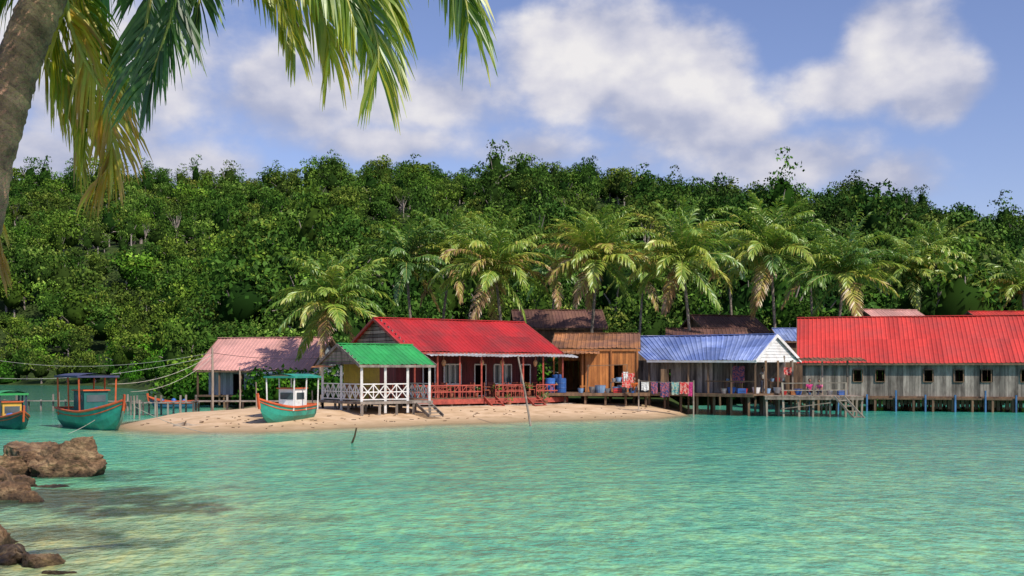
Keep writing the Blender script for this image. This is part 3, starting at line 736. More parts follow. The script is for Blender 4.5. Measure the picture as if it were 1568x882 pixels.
# ---- rust roof house
root,fr=house('rusty_roof_wood_house',2.75,77,-6,6.2,8,1.4,4.45,5.6,M_rust,M_wood_orange,.4,porch=1.6,front_ops=((.3,1.6,1.4,3.6),(3.3,4.3,1.4,3.4)),stilt=1.6)
mb=MB()
for u in (.2,2.2,4.2,6.0): mb.beam(fr.p(u,-.2,1.3),fr.p(u,-.2,4.4),.12,.12)
mb.beam(fr.p(0,-.2,4.3),fr.p(6.2,-.2,4.3),.1,.14)
plankwall(mb,fr,2.4,-.15,6.0,-.15,1.4,4.2,((1.9,2.6,1.4,3.3),),.2)
mb.obj('porch_frame',M_wood_orange,root)
mb=MB(); mb.box(fr.p(-.4,-3.3,1.28),fr.u*7.2,fr.w*5,Vector((0,0,.1)),.5)
for i in range(6):
    for j in range(3): p=fr.p(-.2+i*1.35,-3.1+j*1.5,0); mb.beam((p.x,p.y,0),(p.x,p.y,1.3),.13,.13)
mb.beam(fr.p(-.4,-3.34,1.3),fr.p(6.8,-3.34,1.3),.05,.2)
for u in (2.6,5.2): mb.beam(fr.p(u,-3.0,1.3),fr.p(u+.1,-3.0,3.3),.08,.08)
mb.beam(fr.p(2.6,-3,3.2),fr.p(5.3,-3,3.3),.05,.05)
mb.obj('front_deck',M_wood_brown,root)
mb=MB(); mb.corr(fr.p(.6,-1.2,4.05),fr.p(3.4,-1.2,4.05),fr.p(3.4,-.1,4.3),fr.p(.6,-.1,4.3),.3); mb.obj('porch_awning',M_rust,root)
def drum(p,r,h,mat,nm='blue_water_drum'):
    p=Vector(p); mb=MB(); prof=[(0,.93),(.04,1),(.3,1),(.33,1.05),(.36,1),(.63,1),(.66,1.05),(.69,1),(.95,1),(.97,.94),(1,.94)]
    mb.tube([p+Vector((0,0,h*a)) for a,_ in prof],[r*b_ for _,b_ in prof],16); mb.tube([p+Vector((0,r*.5,h)),p+Vector((0,r*.5,h+.03))],.05,8); return mb.obj(nm,mat)
drum(fr.p(.1,-2.6,1.38),.34,1.0,M_dblue); drum(fr.p(.85,-2.5,1.38),.34,1.0,M_dblue); drum(fr.p(.5,-1.8,1.38),.34,1.25,M_dblue)
M_alu=pmat('aluminium_pot',(.5,.52,.55),(.3,.32,.35),4,metal=.7,rough=.35)
M_lb=pmat('light_blue_plastic',(.25,.42,.62),(.2,.3,.5))
def basin(p,s,mm,nm='wash_basin'):
    p=Vector(p); mb=MB(); h=.3*s; mb.tube([p,p+Vector((0,0,h*.5)),p+Vector((0,0,h)),p+Vector((0,0,h+.02))],[.15*s,.19*s,.22*s,.23*s],12); return mb.obj(nm,mm)
for k,(u,mm) in enumerate(((2.2,M_lb),(3.0,M_alu),(3.5,M_lb),(4.0,M_alu),(4.6,M_lb),(5.0,M_alu),(5.6,M_dblue))): basin(fr.p(u,-2.7+.2*(k%2),1.38),1+.35*(k%3),mm)
mb=MB(); p=fr.p(4.2,-2.2,1.38); mb.box(p,fr.u*1.4,fr.w*.6,Vector((0,0,.05))); 
for a in (0,1.3):
    for b2 in (0,.55): mb.beam(p+fr.u*a+fr.w*b2,p+fr.u*a+fr.w*b2+Vector((0,0,.7)),.06,.06)
mb.box(p+Vector((0,0,.7)),fr.u*1.4,fr.w*.6,Vector((0,0,.05))); mb.obj('work_bench',M_wood_grey)
for k in range(4): basin(fr.p(4.4+k*.33,-1.9,2.14),.7+.2*(k%2),(M_alu,M_lb)[k%2],'cooking_pot')

# ---- blue roof house
root=empty('blue_roof_house')
FRp=Vector((15.53,70,3.56)); RRp=Vector((17.6,72.9,5.3)); BRp=Vector((19.9,75.6,3.6))
FLp=Vector((9.25,75.3,3.6)); RLp=Vector((7.9,81.0,5.35)); BLp=Vector((12.5,84,3.6))
mb=MB(); mb.corr(FLp,FRp,RRp,RLp,.28,sheet=4,rows=2); mb.corr(BRp,BLp,RLp,RRp,.28); mb.beam(RLp+Vector((0,0,.04)),RRp+Vector((0,0,.04)),.3,.05,r=.6); mb.obj('roof',M_blue,root)
mb=MB()
e=(FRp-FLp).normalized()
A=FRp-e*.15;B=BRp-e*.15;T=RRp-e*.15
n=9
for k in range(n):
    z0=k/n;z1=(k+.9)/n
    def P2(s,z): 
        a=A.lerp(T,z); b2=B.lerp(T,z); return a.lerp(b2,s)
    mb.poly([P2(0,z0),P2(1,z0),P2(1,z1),P2(0,z1)],.5)
for a,b2 in ((FRp,RRp),(BRp,RRp)): mb.beam(a+e*.03+Vector((0,0,-.08)),b2+e*.03+Vector((0,0,-.08)),.05,.2,r=.6)
mb.beam(A+Vector((0,0,-.05)),B+Vector((0,0,-.05)),.08,.16,r=.5); mb.beam(FLp+Vector((0,0,-.08)),FRp+Vector((0,0,-.08)),.05,.14,r=.5)
mb.obj('white_gable',M_white,root)
frb=Fr(FLp.x,FLp.y,math.degrees(math.atan2(FRp.y-FLp.y,FRp.x-FLp.x)))
Lb=(FRp-FLp).length
mb=MB()
plankwall(mb,frb,-2.5,.9,4.6,.9,1.4,3.6,((3.0,3.8,2.1,3.0),),.2); plankwall(mb,frb,4.6,.9,4.6,4.5,1.4,3.9,(),.2); plankwall(mb,frb,0,4.6,8.0,4.6,1.4,3.9,((4,5,1.4,3.2),),.3)
mb.obj('walls',M_wood_grey,root)
mb=MB()
for u in (.1,1.6,3.2,4.7,6.4,Lb-.1): mb.beam(frb.p(u,.15,-.6),frb.p(u,.15,3.55),.12,.12)
for v_ in (1.6,3.3,5.2): mb.beam(frb.p(Lb-.1,v_,-.6),frb.p(Lb-.1,v_,3.55),.12,.12)
mb.box(frb.p(-1,-.6,1.3),frb.u*(Lb+1.2),frb.w*6,Vector((0,0,.1)),.5)
mb.beam(frb.p(-1,-.62,1.3),frb.p(Lb+.2,-.62,1.3),.06,.18)
for i in range(8):
    for j in range(3): p=frb.p(-.8+i*1.25,-.4+j*2,0); mb.beam((p.x,p.y,-.6),(p.x,p.y,1.3),.14,.14)
mb.beam(frb.p(4.7,-.2,2.2),frb.p(Lb,-.2,2.2),.06,.08)
mb.obj('posts_and_deck',M_wood_brown,root)
# ---- right timber jetty deck
root=empty('timber_deck'); mb=MB(); fj=Fr(15.9,69.0,-8)
for k in range(30): mb.box(fj.p(k*.2,0,1.25),fj.u*.18,fj.w*4,Vector((0,0,.05)))
for i in range(7):
    for j in range(3):
        p=fj.p(.1+i*.97,.15+j*1.8,0); mb.beam((p.x+random.uniform(-.15,.15),p.y,-.7),(p.x,p.y,1.25+(.9 if j==0 and i%2 else 0)),.12,.12)
for z in (1.15,): mb.beam(fj.p(0,.05,z),fj.p(6,.05,z),.08,.16)
mb.beam(fj.p(4.2,-.1,1.3),fj.p(5.6,-.9,-.4),.08,.12);mb.beam(fj.p(4.8,-.1,1.3),fj.p(6.2,-.9,-.4),.08,.12)
for k in range(5): mb.beam(fj.p(4.4+k*.28,-.2-.16*k,1.05-.33*k),fj.p(5.0+k*.28,-.2-.16*k,1.05-.33*k),.05,.08)
for z in (1.65,2.1): mb.beam(fj.p(1,.12,z),fj.p(5,.12,z+.04),.05,.06)
for u in (0.3,2.1,4.0,5.6): mb.beam(fj.p(u,3.7,1.25),fj.p(u,3.7,3.6),.1,.1)
mb.beam(fj.p(1,-.1,.5),fj.p(4,-.1,.9),.05,.06)
mb.obj('deck_posts',M_pole,root)
mb=MB(); mb.corr(fj.p(2.6,3.0,3.5),fj.p(6.8,3.0,3.5),fj.p(6.8,6,3.75),fj.p(2.6,6,3.75),.3); mb.obj('lean_to_roof',M_rust,root)

# ---- long red roof house on stilts
ops=[]
for u in (3.5,5.0,8.2,10.2,12.0,14.5): ops.append((u,u+.62,2.1,2.95))
root,fr=house('long_red_roof_stilt_house',20.5,79,-15,21,10,1.0,3.42,6.9,M_red2,M_wood_grey,.4,front_ops=ops,stilt=1.3,pw=.2)
mb=MB()
for (a,b_,c,e_) in ops: frame_win(mb,fr,a+.4,b_+.4,.4,c,e_,.06)
mb.beam(fr.p(.3,.33,1.02),fr.p(20.7,.33,1.02),.06,.12); mb.obj('window_frames',M_wood_brown,root)
mb=MB()
for k in range(11): mb.beam(fr.p(.9+k*1.95,.05,-.6),fr.p(.9+k*1.95,.05,1.2+(.3 if k%3==0 else 0)),.11,.11)
mb.obj('blue_posts',pmat('blue_paint',(.05,.14,.30)),root)
mb=MB()
for k in range(70): mb.box(fr.p(.4+k*.29,.9,.2+random.uniform(-.1,.3)),fr.u*.22,fr.w*.03,Vector((0,0,.8)))
mb.obj('under_skirt',M_wood_brown,root)

# ---- background houses
house('brown_roof_house',XW(788,98),98,4,8.4,7,1,ZW(502,98),ZW(474,101),M_dark,M_wood_brown,.4)
house('brown_roof_house',XW(1085,96),96,18,6.5,7,1,ZW(512,96),ZW(482,99),M_dark,M_wood_brown,.4)
house('brown_roof_house',XW(1020,90),90,-8,6.6,6,1,ZW(515,90),ZW(503,93),M_dark,M_wood_brown,.4)
house('pink_roof_house',XW(1345,100),100,10,5.5,6,1,ZW(492,100),ZW(474,103),M_pink,M_wood_brown,.4)
house('blue_roof_hut',XW(1195,90),90,0,3.0,6,1,ZW(522,90),ZW(503,93),M_blue,M_wood_brown,.3)
house('red_roof_hut',XW(1503,100),100,0,7,6,1,ZW(490,100),ZW(477,103),M_red2,M_wood_brown,.4)
house('grey_roof_hut',XW(955,88),88,10,4,5,1,ZW(525,88),ZW(514,90),M_grey,M_wood_brown,.3)

# ---------------------------------------------------------------- laundry, people
def cloth(name,p,w,h,mat,ax=Vector((1,0,0)),ph=0):
    mb=MB(); p=Vector(p); n=10; nrm=Vector((-ax.y,ax.x,0))
    for j in range(7):
        for i in range(n+1):
            s=i/n; t=j/6; wd=w*(1-.06*math.sin(t*3))
            mb.v.append(tuple(p+ax*(s-.5)*wd+nrm*(.05*t*math.sin(s*14+ph)+.02*math.sin(t*5+ph))+Vector((0,0,-h*t-.03*math.sin(s*3.14)+.03*t*math.sin(s*9+ph)))))
    for j in range(6):
        for i in range(n):
            mb.f.append((j*(n+1)+i,j*(n+1)+i+1,(j+1)*(n+1)+i+1,(j+1)*(n+1)+i)); mb.r.append(.5); mb.m.append(0)
    return mb.obj(name,mat,None,True)
def fabric(n,c,c2=None): return pmat(n,c,c2,9,rough=.95,rnd=.05,thr=(.48,.52))
FAB=[fabric('red_fabric',(.55,.03,.03),(.6,.3,.25)),fabric('navy_fabric',(.04,.05,.14),(.35,.1,.12)),fabric('pink_fabric',(.65,.10,.25),(.6,.2,.3)),fabric('white_fabric',(.7,.7,.68)),fabric('magenta_fabric',(.6,.05,.22)),fabric('teal_fabric',(.08,.3,.32),(.4,.4,.3))]
A=W(978,583,70.5);B=W(1062,585,69.5)
mb=MB(); mb.tube([A,A.lerp(B,.5)-Vector((0,0,.08)),B],.012,4)
mb.beam((A.x,A.y,.1),(A.x,A.y,A.z+.1),.08,.08); mb.beam((B.x,B.y,-.4),(B.x,B.y,B.z+.1),.08,.08); mb.obj('clothes_line',M_pole)
for k,(px,w,h,m_) in enumerate(((988,.5,.55,3),(1002,.45,.75,1),(1018,.62,.95,1),(1034,.5,.8,5),(1048,.6,.75,0),(1058,.35,.9,4))):
    cloth('hanging_laundry',W(px,584.5,70.1),w,h,FAB[m_],ph=k)
for k,(px,py,w,h,m_) in enumerate(((962,571,.85,.95,0),(958,569,.35,.6,3),(1130,560,.9,1.1,1),(1207,562,.6,.5,0))):
    cloth('hanging_cloth',W(px,py,73.2 if k<2 else 72.6),w,h,FAB[m_],ph=k*2)
M_skin=pmat('skin',(.30,.16,.10),(.26,.13,.08),rnd=.05); M_hair=pmat('black_hair',(.015,.012,.01)); M_pants=pmat('dark_trousers',(.04,.05,.09))
def person(name,p,face,shirt,sit=True,s=1.0):
    """continuous skinned body; p = ground/seat-floor contact point"""
    root=empty(name); p=Vector(p); f=Vector((math.cos(face),math.sin(face),0)); r=Vector((f.y,-f.x,0)); z=Vector((0,0,1))
    def Q(a,b_,c): return p+(r*a+f*b_+z*c)*s
    if sit:
        hip=.16; J=dict(pel=(0,0,hip),spi=(0,.04,hip+.24),che=(0,.08,hip+.44),nec=(0,.10,hip+.56),hea=(0,.13,hip+.64))
        legs=lambda sg:[(sg*.10,.02,hip),(sg*.17,.40,hip+.26),(sg*.13,.48,.06),(sg*.14,.62,.04)]
        arms=lambda sg:[(sg*.18,.08,hip+.47),(sg*.24,.20,hip+.22),(sg*.14,.42,hip+.24),(sg*.12,.50,hip+.22)]
    else:
        hip=.88; J=dict(pel=(0,0,hip),spi=(0,.01,hip+.24),che=(0,0,hip+.44),nec=(0,0,hip+.57),hea=(0,.02,hip+.64))
        legs=lambda sg:[(sg*.09,0,hip-.04),(sg*.10,.03,.47),(sg*.11,-.02,.07),(sg*.12,.13,.04)]
        arms=lambda sg:[(sg*.18,0,hip+.48),(sg*.24,-.02,hip+.2),(sg*.2,.16,hip+.04),(sg*.18,.24,hip+.03)]
    def skin(nm,vs,es,rs,mat,rooti=0):
        me=bpy.data.meshes.new(nm); me.from_pydata([tuple(v) for v in vs],es,[]); o=add(nm,me,root); me.materials.append(mat)
        md=o.modifiers.new('skin','SKIN')
        for i,x in enumerate(rs): me.skin_vertices[0].data[i].radius=(x*s,x*s*.85)
        me.skin_vertices[0].data[rooti].use_root=True
        o.modifiers.new('sub','SUBSURF').levels=1; o.modifiers['sub'].render_levels=2; return o
    vs=[Q(*J['pel']),Q(*J['spi']),Q(*J['che'])];es=[(0,1),(1,2)];rs=[.145,.13,.15]
    for sg in (-1,1):
        a=arms(sg); i=len(vs); vs+=[Q(*a[0]),Q(*((np.array(a[0])*.5+np.array(a[1])*.5)))]; es+=[(2,i),(i,i+1)]; rs+=[.07,.06]
    skin('shirt',vs,es,rs,shirt)
    vs=[Q(*J['che']),Q(*J['nec']),Q(*J['hea'])];es=[(0,1),(1,2)];rs=[.08,.055,.05]; skin('neck',vs,es,rs,M_skin)
    for sg in (-1,1):
        a=arms(sg); m1=np.array(a[0])*.6+np.array(a[1])*.4
        hd=np.array(a[3]); vs=[Q(*m1),Q(*a[1]),Q(*a[2]),Q(*hd)]; es=[(0,1),(1,2),(2,3)]; rs=[.045,.038,.028,.035]
        for k in range(4):
            i=len(vs); o1=hd+np.array([(k-1.5)*.022,.05,-.005]); vs+=[Q(*o1),Q(*(o1+np.array([0,.04-.006*abs(k-1.5),-.02])))]; es+=[(3,i),(i,i+1)]; rs+=[.01,.008]
        i=len(vs); vs.append(Q(*(hd+np.array([-sg*.05,.02,-.01])))); es.append((3,i)); rs.append(.01)
        skin('arm',vs,es,rs,M_skin)
        l=legs(sg); vs=[Q(*x) for x in l]; skin('leg',vs,[(0,1),(1,2),(2,3)],[.095,.065,.045,.04],M_pants)
    hc=Q(J['hea'][0],J['hea'][1]+.01,J['hea'][2]+.10)
    mb=MB(); mb.ball(hc,.078*s,.088*s,.115*s,14); 
    mb.ball(hc+f*.092*s-z*.01*s,.014*s,n=6)
    for sg in (-1,1): mb.ball(hc+r*sg*.08*s,.015*s,.02*s,.03*s,n=6)
    mb.obj('head',M_skin,root,True)
    mb=MB(); mb.ball(hc-f*.022*s+z*.03*s,.09*s,.095*s,.11*s,14); mb.obj('hair',M_hair,root,True)
    mb=MB()
    for sg in (-1,1): mb.ball(hc+f*.082*s+r*sg*.03*s+z*.015*s,.01*s,n=6)
    mb.box(hc+f*.078*s-r*.025*s-z*.055*s,r*.05*s,f*.008*s,z*.01*s); mb.obj('eyes_and_mouth',M_hair,root)
    return root
pp=W(972,603,72.6); person('seated_person',(pp.x,pp.y,1.39),-1.9,fabric('orange_shirt',(.65,.16,.03)),True,1.05)
pp=W(1239,604,71.0); person('seated_person',(pp.x,pp.y,1.31),-1.6,FAB[4],True,1.05)
pp=W(1256,604,71.3); person('seated_person',(pp.x,pp.y,1.31),-2.4,FAB[2],True,1.0)
pp=W(1168,604,73.0); person('standing_person',(pp.x,pp.y,1.41),-1.2,fabric('pale_shirt',(.5,.45,.38)),False,1.0)
M_mag=pmat('red_plastic',(.5,.03,.03))
for k,(px,mm) in enumerate(((1108,M_alu),(1120,M_dblue),(1140,M_mag),(1158,M_white),(1175,M_lb),(1190,M_alu),(1200,M_mag),(1222,M_dblue),(1270,M_alu))):
    p=W(px,604,71.6); p.z=1.41 if px<1195 else 1.31; basin(p,1.0+.25*(k%2),mm,'plastic_bucket')
for (px,d) in ((1112,72.8),(1180,73.4)):
    mb=MB(); p=W(px,600,d); p.z=1.41
    for a in (0,1.0):
        for b2 in (0,.5): mb.beam(p+Vector((a,b2,0)),p+Vector((a,b2,.7)),.06,.06)
    mb.box(p+Vector((-.05,-.05,.7)),Vector((1.1,0,0)),Vector((0,.6,0)),Vector((0,0,.05))); mb.obj('wooden_table',M_wood_brown)
    for k in range(3): basin(p+Vector((.15+.35*k,.2,.75)),.6+.2*(k%2),(M_lb,M_mag,M_alu)[k],'plastic_bowl')
def crate(p,s,mat):
    p=Vector(p); mb=MB()
    for k in range(3):
        z=p.z+.02+k*s*.22
        for (a,b2) in (((0,0),(s,0)),((s,0),(s,s*.7)),((s,s*.7),(0,s*.7)),((0,s*.7),(0,0))): mb.beam((p.x+a[0],p.y+a[1],z+s*.08),(p.x+b2[0],p.y+b2[1],z+s*.08),.025,s*.16)
    for a in ((0,0),(s,0),(s,s*.7),(0,s*.7)): mb.beam((p.x+a[0],p.y+a[1],p.z),(p.x+a[0],p.y+a[1],p.z+s*.66),.05,.05)
    mb.box((p.x,p.y,p.z+.01),(s,0,0),(0,s*.7,0),(0,0,.02)); mb.obj('slatted_crate',mat)
for (px,d,z,mm) in ((1130,71.3,1.41,M_dblue),(1212,71.5,1.31,M_wood_orange),(1285,71.2,1.31,M_dblue),(940,73.5,1.39,M_mag),(1048,72.6,1.41,M_wood_brown)):
    p=W(px,600,d); crate((p.x,p.y,z),.5,mm)

# ---------------------------------------------------------------- boats
def boat(name,c,head,Lb,beam,fb,M_h,M_t,z0=0,canopy=None,M_c=None,cab=None,M_cab=None,draft=.25,post=M_white,M_in=None):
    root=empty(name); c=Vector((c[0],c[1],0)); f=Vector((math.cos(head),math.sin(head),0)); r=Vector((f.y,-f.x,0)); z=Vector((0,0,1))
    def Q(a,b_,h): return c+f*a+r*b_+z*(z0+h)
    n=18; mb=MB(); rows=[]; hb=[]
    for i in range(n+1):
        t=i/n; x=(t-.5)*Lb
        b_=beam/2*(1-max(0,(t-.45)/.55)**2.3)*(.80+.2*min(1,t/.3)) 
        s=fb*(.80+.15*(1-t)**2+.62*max(0,(t-.5)/.5)**2); k=-draft+ (draft+fb*.55)*max(0,(t-.78)/.22)**1.6
        hb.append(max(b_,.02))
        bt=hb[-1]; xs_=x+ .18*Lb*.3*max(0,(t-.7)/.3)
        sec=[(0,k),(.55,k+(s-k)*.18),(.86,k+(s-k)*.5),(1.0,s)]
        rows.append([Q(x if q==0 else x+(xs_-x)*(h-k)/(s-k+1e-6),sg*bt*q,h) for sg in (-1,1) for q,h in (sec[::-1] if sg<0 else sec)])
    for row in rows:
        for p in row: mb.v.append(tuple(p))
    w=8
    for i in range(n):
        for j in range(w-1):
            mb.f.append((i*w+j,(i+1)*w+j,(i+1)*w+j+1,i*w+j+1)); mb.r.append(.5); mb.m.append(0)
    mb.f.append(tuple(range(w))); mb.r.append(.5); mb.m.append(0)
    mb.obj('hull',M_h,root)
    mb=MB()
    for sg in (0,7):
        mb.tube([rows[i][sg] for i in range(n+1)],.06,6)
        mb.tube([Vector(rows[i][sg]).lerp(Vector(rows[i][1 if sg==0 else 6]),.38) for i in range(n+1)],.03,6)
    tip=Vector(rows[n][0]); mb.beam(tip-z*.5-f*.05,tip+z*.28+f*.12,.09,.12); mb.beam(rows[0][0],rows[0][7],.08,.1); mb.obj('gunwale_trim',M_t,root)
    mb=MB()
    for i in range(n-1):
        a=Vector(rows[i][0]).lerp(Vector(rows[i][7]),.04)-z*.14;b2=Vector(rows[i][7]).lerp(Vector(rows[i][0]),.04)-z*.14
        a2=Vector(rows[i+1][0]).lerp(Vector(rows[i+1][7]),.04)-z*.14;b3=Vector(rows[i+1][7]).lerp(Vector(rows[i+1][0]),.04)-z*.14
        mb.poly([a,b2,b3,a2])
    mb.obj('deck',M_in or M_wood_grey,root)
    if canopy:
        x0,x1,h,hw=canopy; mb=MB(); nn=8
        for i in range(nn):
            s0=-1+2*i/nn;s1=-1+2*(i+1)/nn
            z_0=h+.14*(1-s0*s0);z_1=h+.14*(1-s1*s1)
            mb.poly([Q(x0,s0*hw,z_0),Q(x1,s0*hw,z_0),Q(x1,s1*hw,z_1),Q(x0,s1*hw,z_1)],.5); mb.poly([Q(x0,s0*hw,z_0-.05),Q(x0,s1*hw,z_1-.05),Q(x1,s1*hw,z_1-.05),Q(x1,s0*hw,z_0-.05)],.5)
        for sg in (-1,1): mb.beam(Q(x0,sg*hw,h-.03),Q(x1,sg*hw,h-.03),.05,.1,r=.2)
        for x in (x0,x1): mb.beam(Q(x,-hw,h-.03),Q(x,hw,h-.03),.05,.1,r=.2)
        mb.obj('canopy_roof',M_c,root)
        mb=MB()
        for x in (x0+.1,(x0+x1)/2,x1-.1):
            for sg in (-1,1): mb.beam(Q(x,sg*hw*.85,fb*.6),Q(x,sg*hw*.9,h),.06,.06)
        mb.obj('canopy_posts',post,root)
    if cab:
        x0,x1,h,hw=cab; mb=MB()
        mb.box(Q(x0,-hw,fb*.6),f*(x1-x0),r*2*hw,z*(h-fb*.6),.5); mb.obj('cabin',M_cab,root)
        mb=MB()
        for sg in (-1,1):
            k=hw+.01
            mb.box(Q(x0+.15,sg*k,h-.55),f*(x1-x0-.3),r*sg*.01,z*.35)
        mb.box(Q(x1+.01,-hw*.8,h-.55),f*.01,r*hw*1.6,z*.35); mb.obj('cabin_windows',M_glass,root)
        mb=MB(); mb.box(Q(x0-.1,-hw-.08,h),f*(x1-x0+.2),r*(2*hw+.16),z*.06); mb.obj('cabin_top',M_t,root)
    mb=MB()
    for k in range(5): mb.ball(Q(random.uniform(-.3,.3)*Lb,random.uniform(-.2,.2)*beam,fb*.95),random.uniform(.12,.22),n=8)
    mb.obj('fishing_gear',M_dblue,root,True)
    return root
boat('fishing_boat',(XW(146,55.3),55.3),math.radians(-48),6.2,2.2,1.05,M_teal,M_orange,0,(-2.7,.4,2.65,1.05),M_navy,(-1.3,.1,1.9,.6),M_dteal,post=M_orange)
boat('fishing_boat',(XW(18,56),56),math.radians(-55),5.0,1.5,.65,M_dteal,M_orange,0,(-1.6,.4,1.75,.7),M_green,(-1.2,.1,1.3,.45),M_yellow,post=M_navy)
boat('fishing_boat',(XW(436,57.3),57.3),math.radians(-112),4.2,1.7,.8,M_teal,M_orange,.36,(-2.0,.5,2.25,.95),M_teal,(-1.2,-.2,1.6,.5),M_white,post=M_white,M_in=M_white)
boat('rowing_boat',(XW(265,84),84),math.radians(170),3.6,1.1,.6,pmat('blue_boat_paint',(.06,.2,.3)),M_orange,0)
boat('rowing_boat',(XW(305,96),96),math.radians(10),4.0,1.3,.7,M_dblue,M_white,.1)

root=empty('wooden_jetty'); mb=MB()
A=Vector((XW(205,72),72,.75));B=Vector((XW(300,70),70,.85))
for k in range(20):
    p=A.lerp(B,k/20); mb.box(p+Vector((0,-.6,0)),Vector((.19,0,0)),Vector((0,1.3,0)),Vector((0,0,.05)))
for k in range(6):
    p=A.lerp(B,k/5)
    for o in (-.55,.6): mb.beam(p+Vector((0,o,-1.6)),p+Vector((0,o,.1 if k%2 else .5)),.1,.1)
C_=Vector((XW(-30,80),80,.7));D_=Vector((XW(215,78),78,.7)); mb.beam(C_,D_,.5,.06)
for k in range(14):
    p=C_.lerp(D_,k/13); mb.beam(p-Vector((0,0,1.6)),p+Vector((0,0,.1+.4*(k%3==0))),.1,.1)
mb.obj('planks_and_piles',M_wood_grey,root)
root=empty('beach_walkway'); mb=MB()
for k in range(9):
    p=W(300+k*24,628,70); p.z=-.3; mb.beam(p,p+Vector((0,0,1.3 if k%2 else 1.65)),.11,.11)
a=W(296,0,70);b_=W(495,0,70); a.z=b_.z=.95; mb.beam(a,b_,.9,.08); mb.obj('planks',M_wood_grey,root)
def pole(name,a,b_,r=.05,mat=None):
    mb=MB(); a=Vector(a);b_=Vector(b_); m_=a.lerp(b_,.5)+Vector((.03,0,.0)); mb.tube([a,m_,b_],[r,r*.9,r*.75],8); return mb.obj(name,mat or M_pole)
pole('leaning_pole',W(813,655,57.5),W(793,545,60.5),.06)
pole('mooring_stake',W(538,681,44.5),W(546,655,44.2),.045,M_wood_brown)
pole('utility_pole',(XW(325,68),68,-.2),W(325,532,68),.09)
pole('mooring_stake',(XW(367,68),68,-.2),W(367,562,68),.06)
for px,py in ((392,585),(478,598),(205,606),(213,612),(90,600),(240,614),(275,618)): pole('mooring_stake',(XW(px,66),66,-.4),W(px,py,66),.05)
def cable(name,a,b_,sag,r=.014,mat=None):
    a=Vector(a);b_=Vector(b_); mb=MB(); pts=[a.lerp(b_,k/16)-Vector((0,0,sag*4*(k/16)*(1-k/16))) for k in range(17)]; mb.tube(pts,r,4); return mb.obj(name,mat or M_wire)
top=W(325,540,68)
cable('power_cable',top,W(-60,541,80),.9,mat=M_rope); cable('power_cable',top-Vector((0,0,.2)),W(-60,575,74),.7,mat=M_rope)
cable('power_cable',top-Vector((0,0,.1)),W(165,588,56),.5,mat=M_rope); cable('power_cable',top-Vector((0,0,.3)),W(200,600,58),.5,mat=M_rope); cable('power_cable',top,W(500,548,66),.2)
cable('mooring_rope',W(205,622,52.5),W(372,668,49.5),.35,mat=M_rope); cable('mooring_rope',W(150,640,54),W(105,664,50),.05,mat=M_rope)
mb=MB(); p=Vector((-16.9,54.8,.12)); mb.tube([p,p+Vector((.5,.1,.1)),p+Vector((.95,0,.02)),p+Vector((1.4,.25,.05))],[.1,.13,.09,.04],7); mb.tube([p+Vector((.5,.1,.1)),p+Vector((.7,-.2,.3))],[.06,.03],6); mb.obj('driftwood',M_pole)
# tide-line debris on the beach: one object
mb=MB()
for k in range(120):
    x=random.uniform(-19,11); ys=float(np.interp(x,XS,YS)); y=ys+random.uniform(.8,6); z=tz(x,y)
    if z<.02: continue
    a=random.uniform(0,6.28); l=random.uniform(.06,.28); mb.beam((x,y,z+.015),(x+l*math.cos(a),y+l*math.sin(a),z+.03),random.uniform(.02,.06),.03)
mb.obj('tide_line_debris',M_wood_brown)

# ---------------------------------------------------------------- rocks
m_rock,nt,N,L=newmat('wet_brown_rock')
out=N.new('ShaderNodeOutputMaterial'); b=N.new('ShaderNodeBsdfPrincipled'); b.inputs['Roughness'].default_value=.7
vec=mapping(nt,(1,1,1.6)); n1=noise(nt,vec,2.2,8,.65); n2=noise(nt,vec,8,8,.75); sp=N.new('ShaderNodeSeparateXYZ'); L.new(mapping(nt,(1,1,1)),sp.inputs[0])
c=ramp(nt,n1,[(.3,(.06,.035,.02)),(.48,(.24,.14,.07)),(.7,(.52,.36,.19))])
c=mixc(nt,1.0,c,ramp(nt,n2,[(.35,(.35,.32,.3)),(.55,(1.0,1.0,1.0)),(.7,(1.3,1.2,1.1))]),'MULTIPLY')
wt=ramp(nt,mathn(nt,'ADD',sp.outputs[2],mathn(nt,'MULTIPLY',n1,.25)),[(.15,(.22,.22,.16)),(.38,(1,1,1))]); c=mixc(nt,1.0,c,wt,'MULTIPLY')
L.new(c,b.inputs['Base Color']); bp=N.new('ShaderNodeBump'); bp.inputs['Strength'].default_value=1.0; bp.inputs['Distance'].default_value=.12; L.new(n2,bp.inputs['Height']); L.new(bp.outputs[0],b.inputs['Normal']); L.new(b.outputs[0],out.inputs[0])
import bmesh
from mathutils import noise as mnoise
def rock(c,sx,sy,sz,seed,rot=0,sub=5):
    bm=bmesh.new(); bmesh.ops.create_icosphere(bm,subdivisions=sub,radius=1)
    rg=random.Random(seed); planes=[(Vector((rg.gauss(0,1),rg.gauss(0,1),rg.gauss(0,1))).normalized(),rg.uniform(.5,.8)) for _ in range(16)]
    off=Vector((seed*7.3,seed*3.1,0))
    for v_ in bm.verts:
        p=v_.co.copy()
        for nrm,dd in planes:
            k=p.dot(nrm)-dd
            if k>0: p-=nrm*k*.96
        cr=abs(mnoise.noise(p*2.6+off*2)); p*=1-.10*max(0,1-cr*9)
        p*=1+.10*mnoise.noise(p*1.8+off)+.07*mnoise.noise(p*4.5+off)+.05*mnoise.noise(p*11+off)
        p.z*=sz;p.x*=sx;p.y*=sy
        v_.co=p
    me=bpy.data.meshes.new('shore_rock'); bm.to_mesh(me); bm.free(); me.materials.append(m_rock)
    o=add('shore_rock',me); o.location=c; o.rotation_euler=(0,0,rot); return o
rock((XW(108,31),31,.22),1.30,1.1,.95,3,.2); rock((XW(58,32),32,.25),1.0,.9,.95,5,1); rock((XW(30,34),34,.3),.8,.8,.7,8)
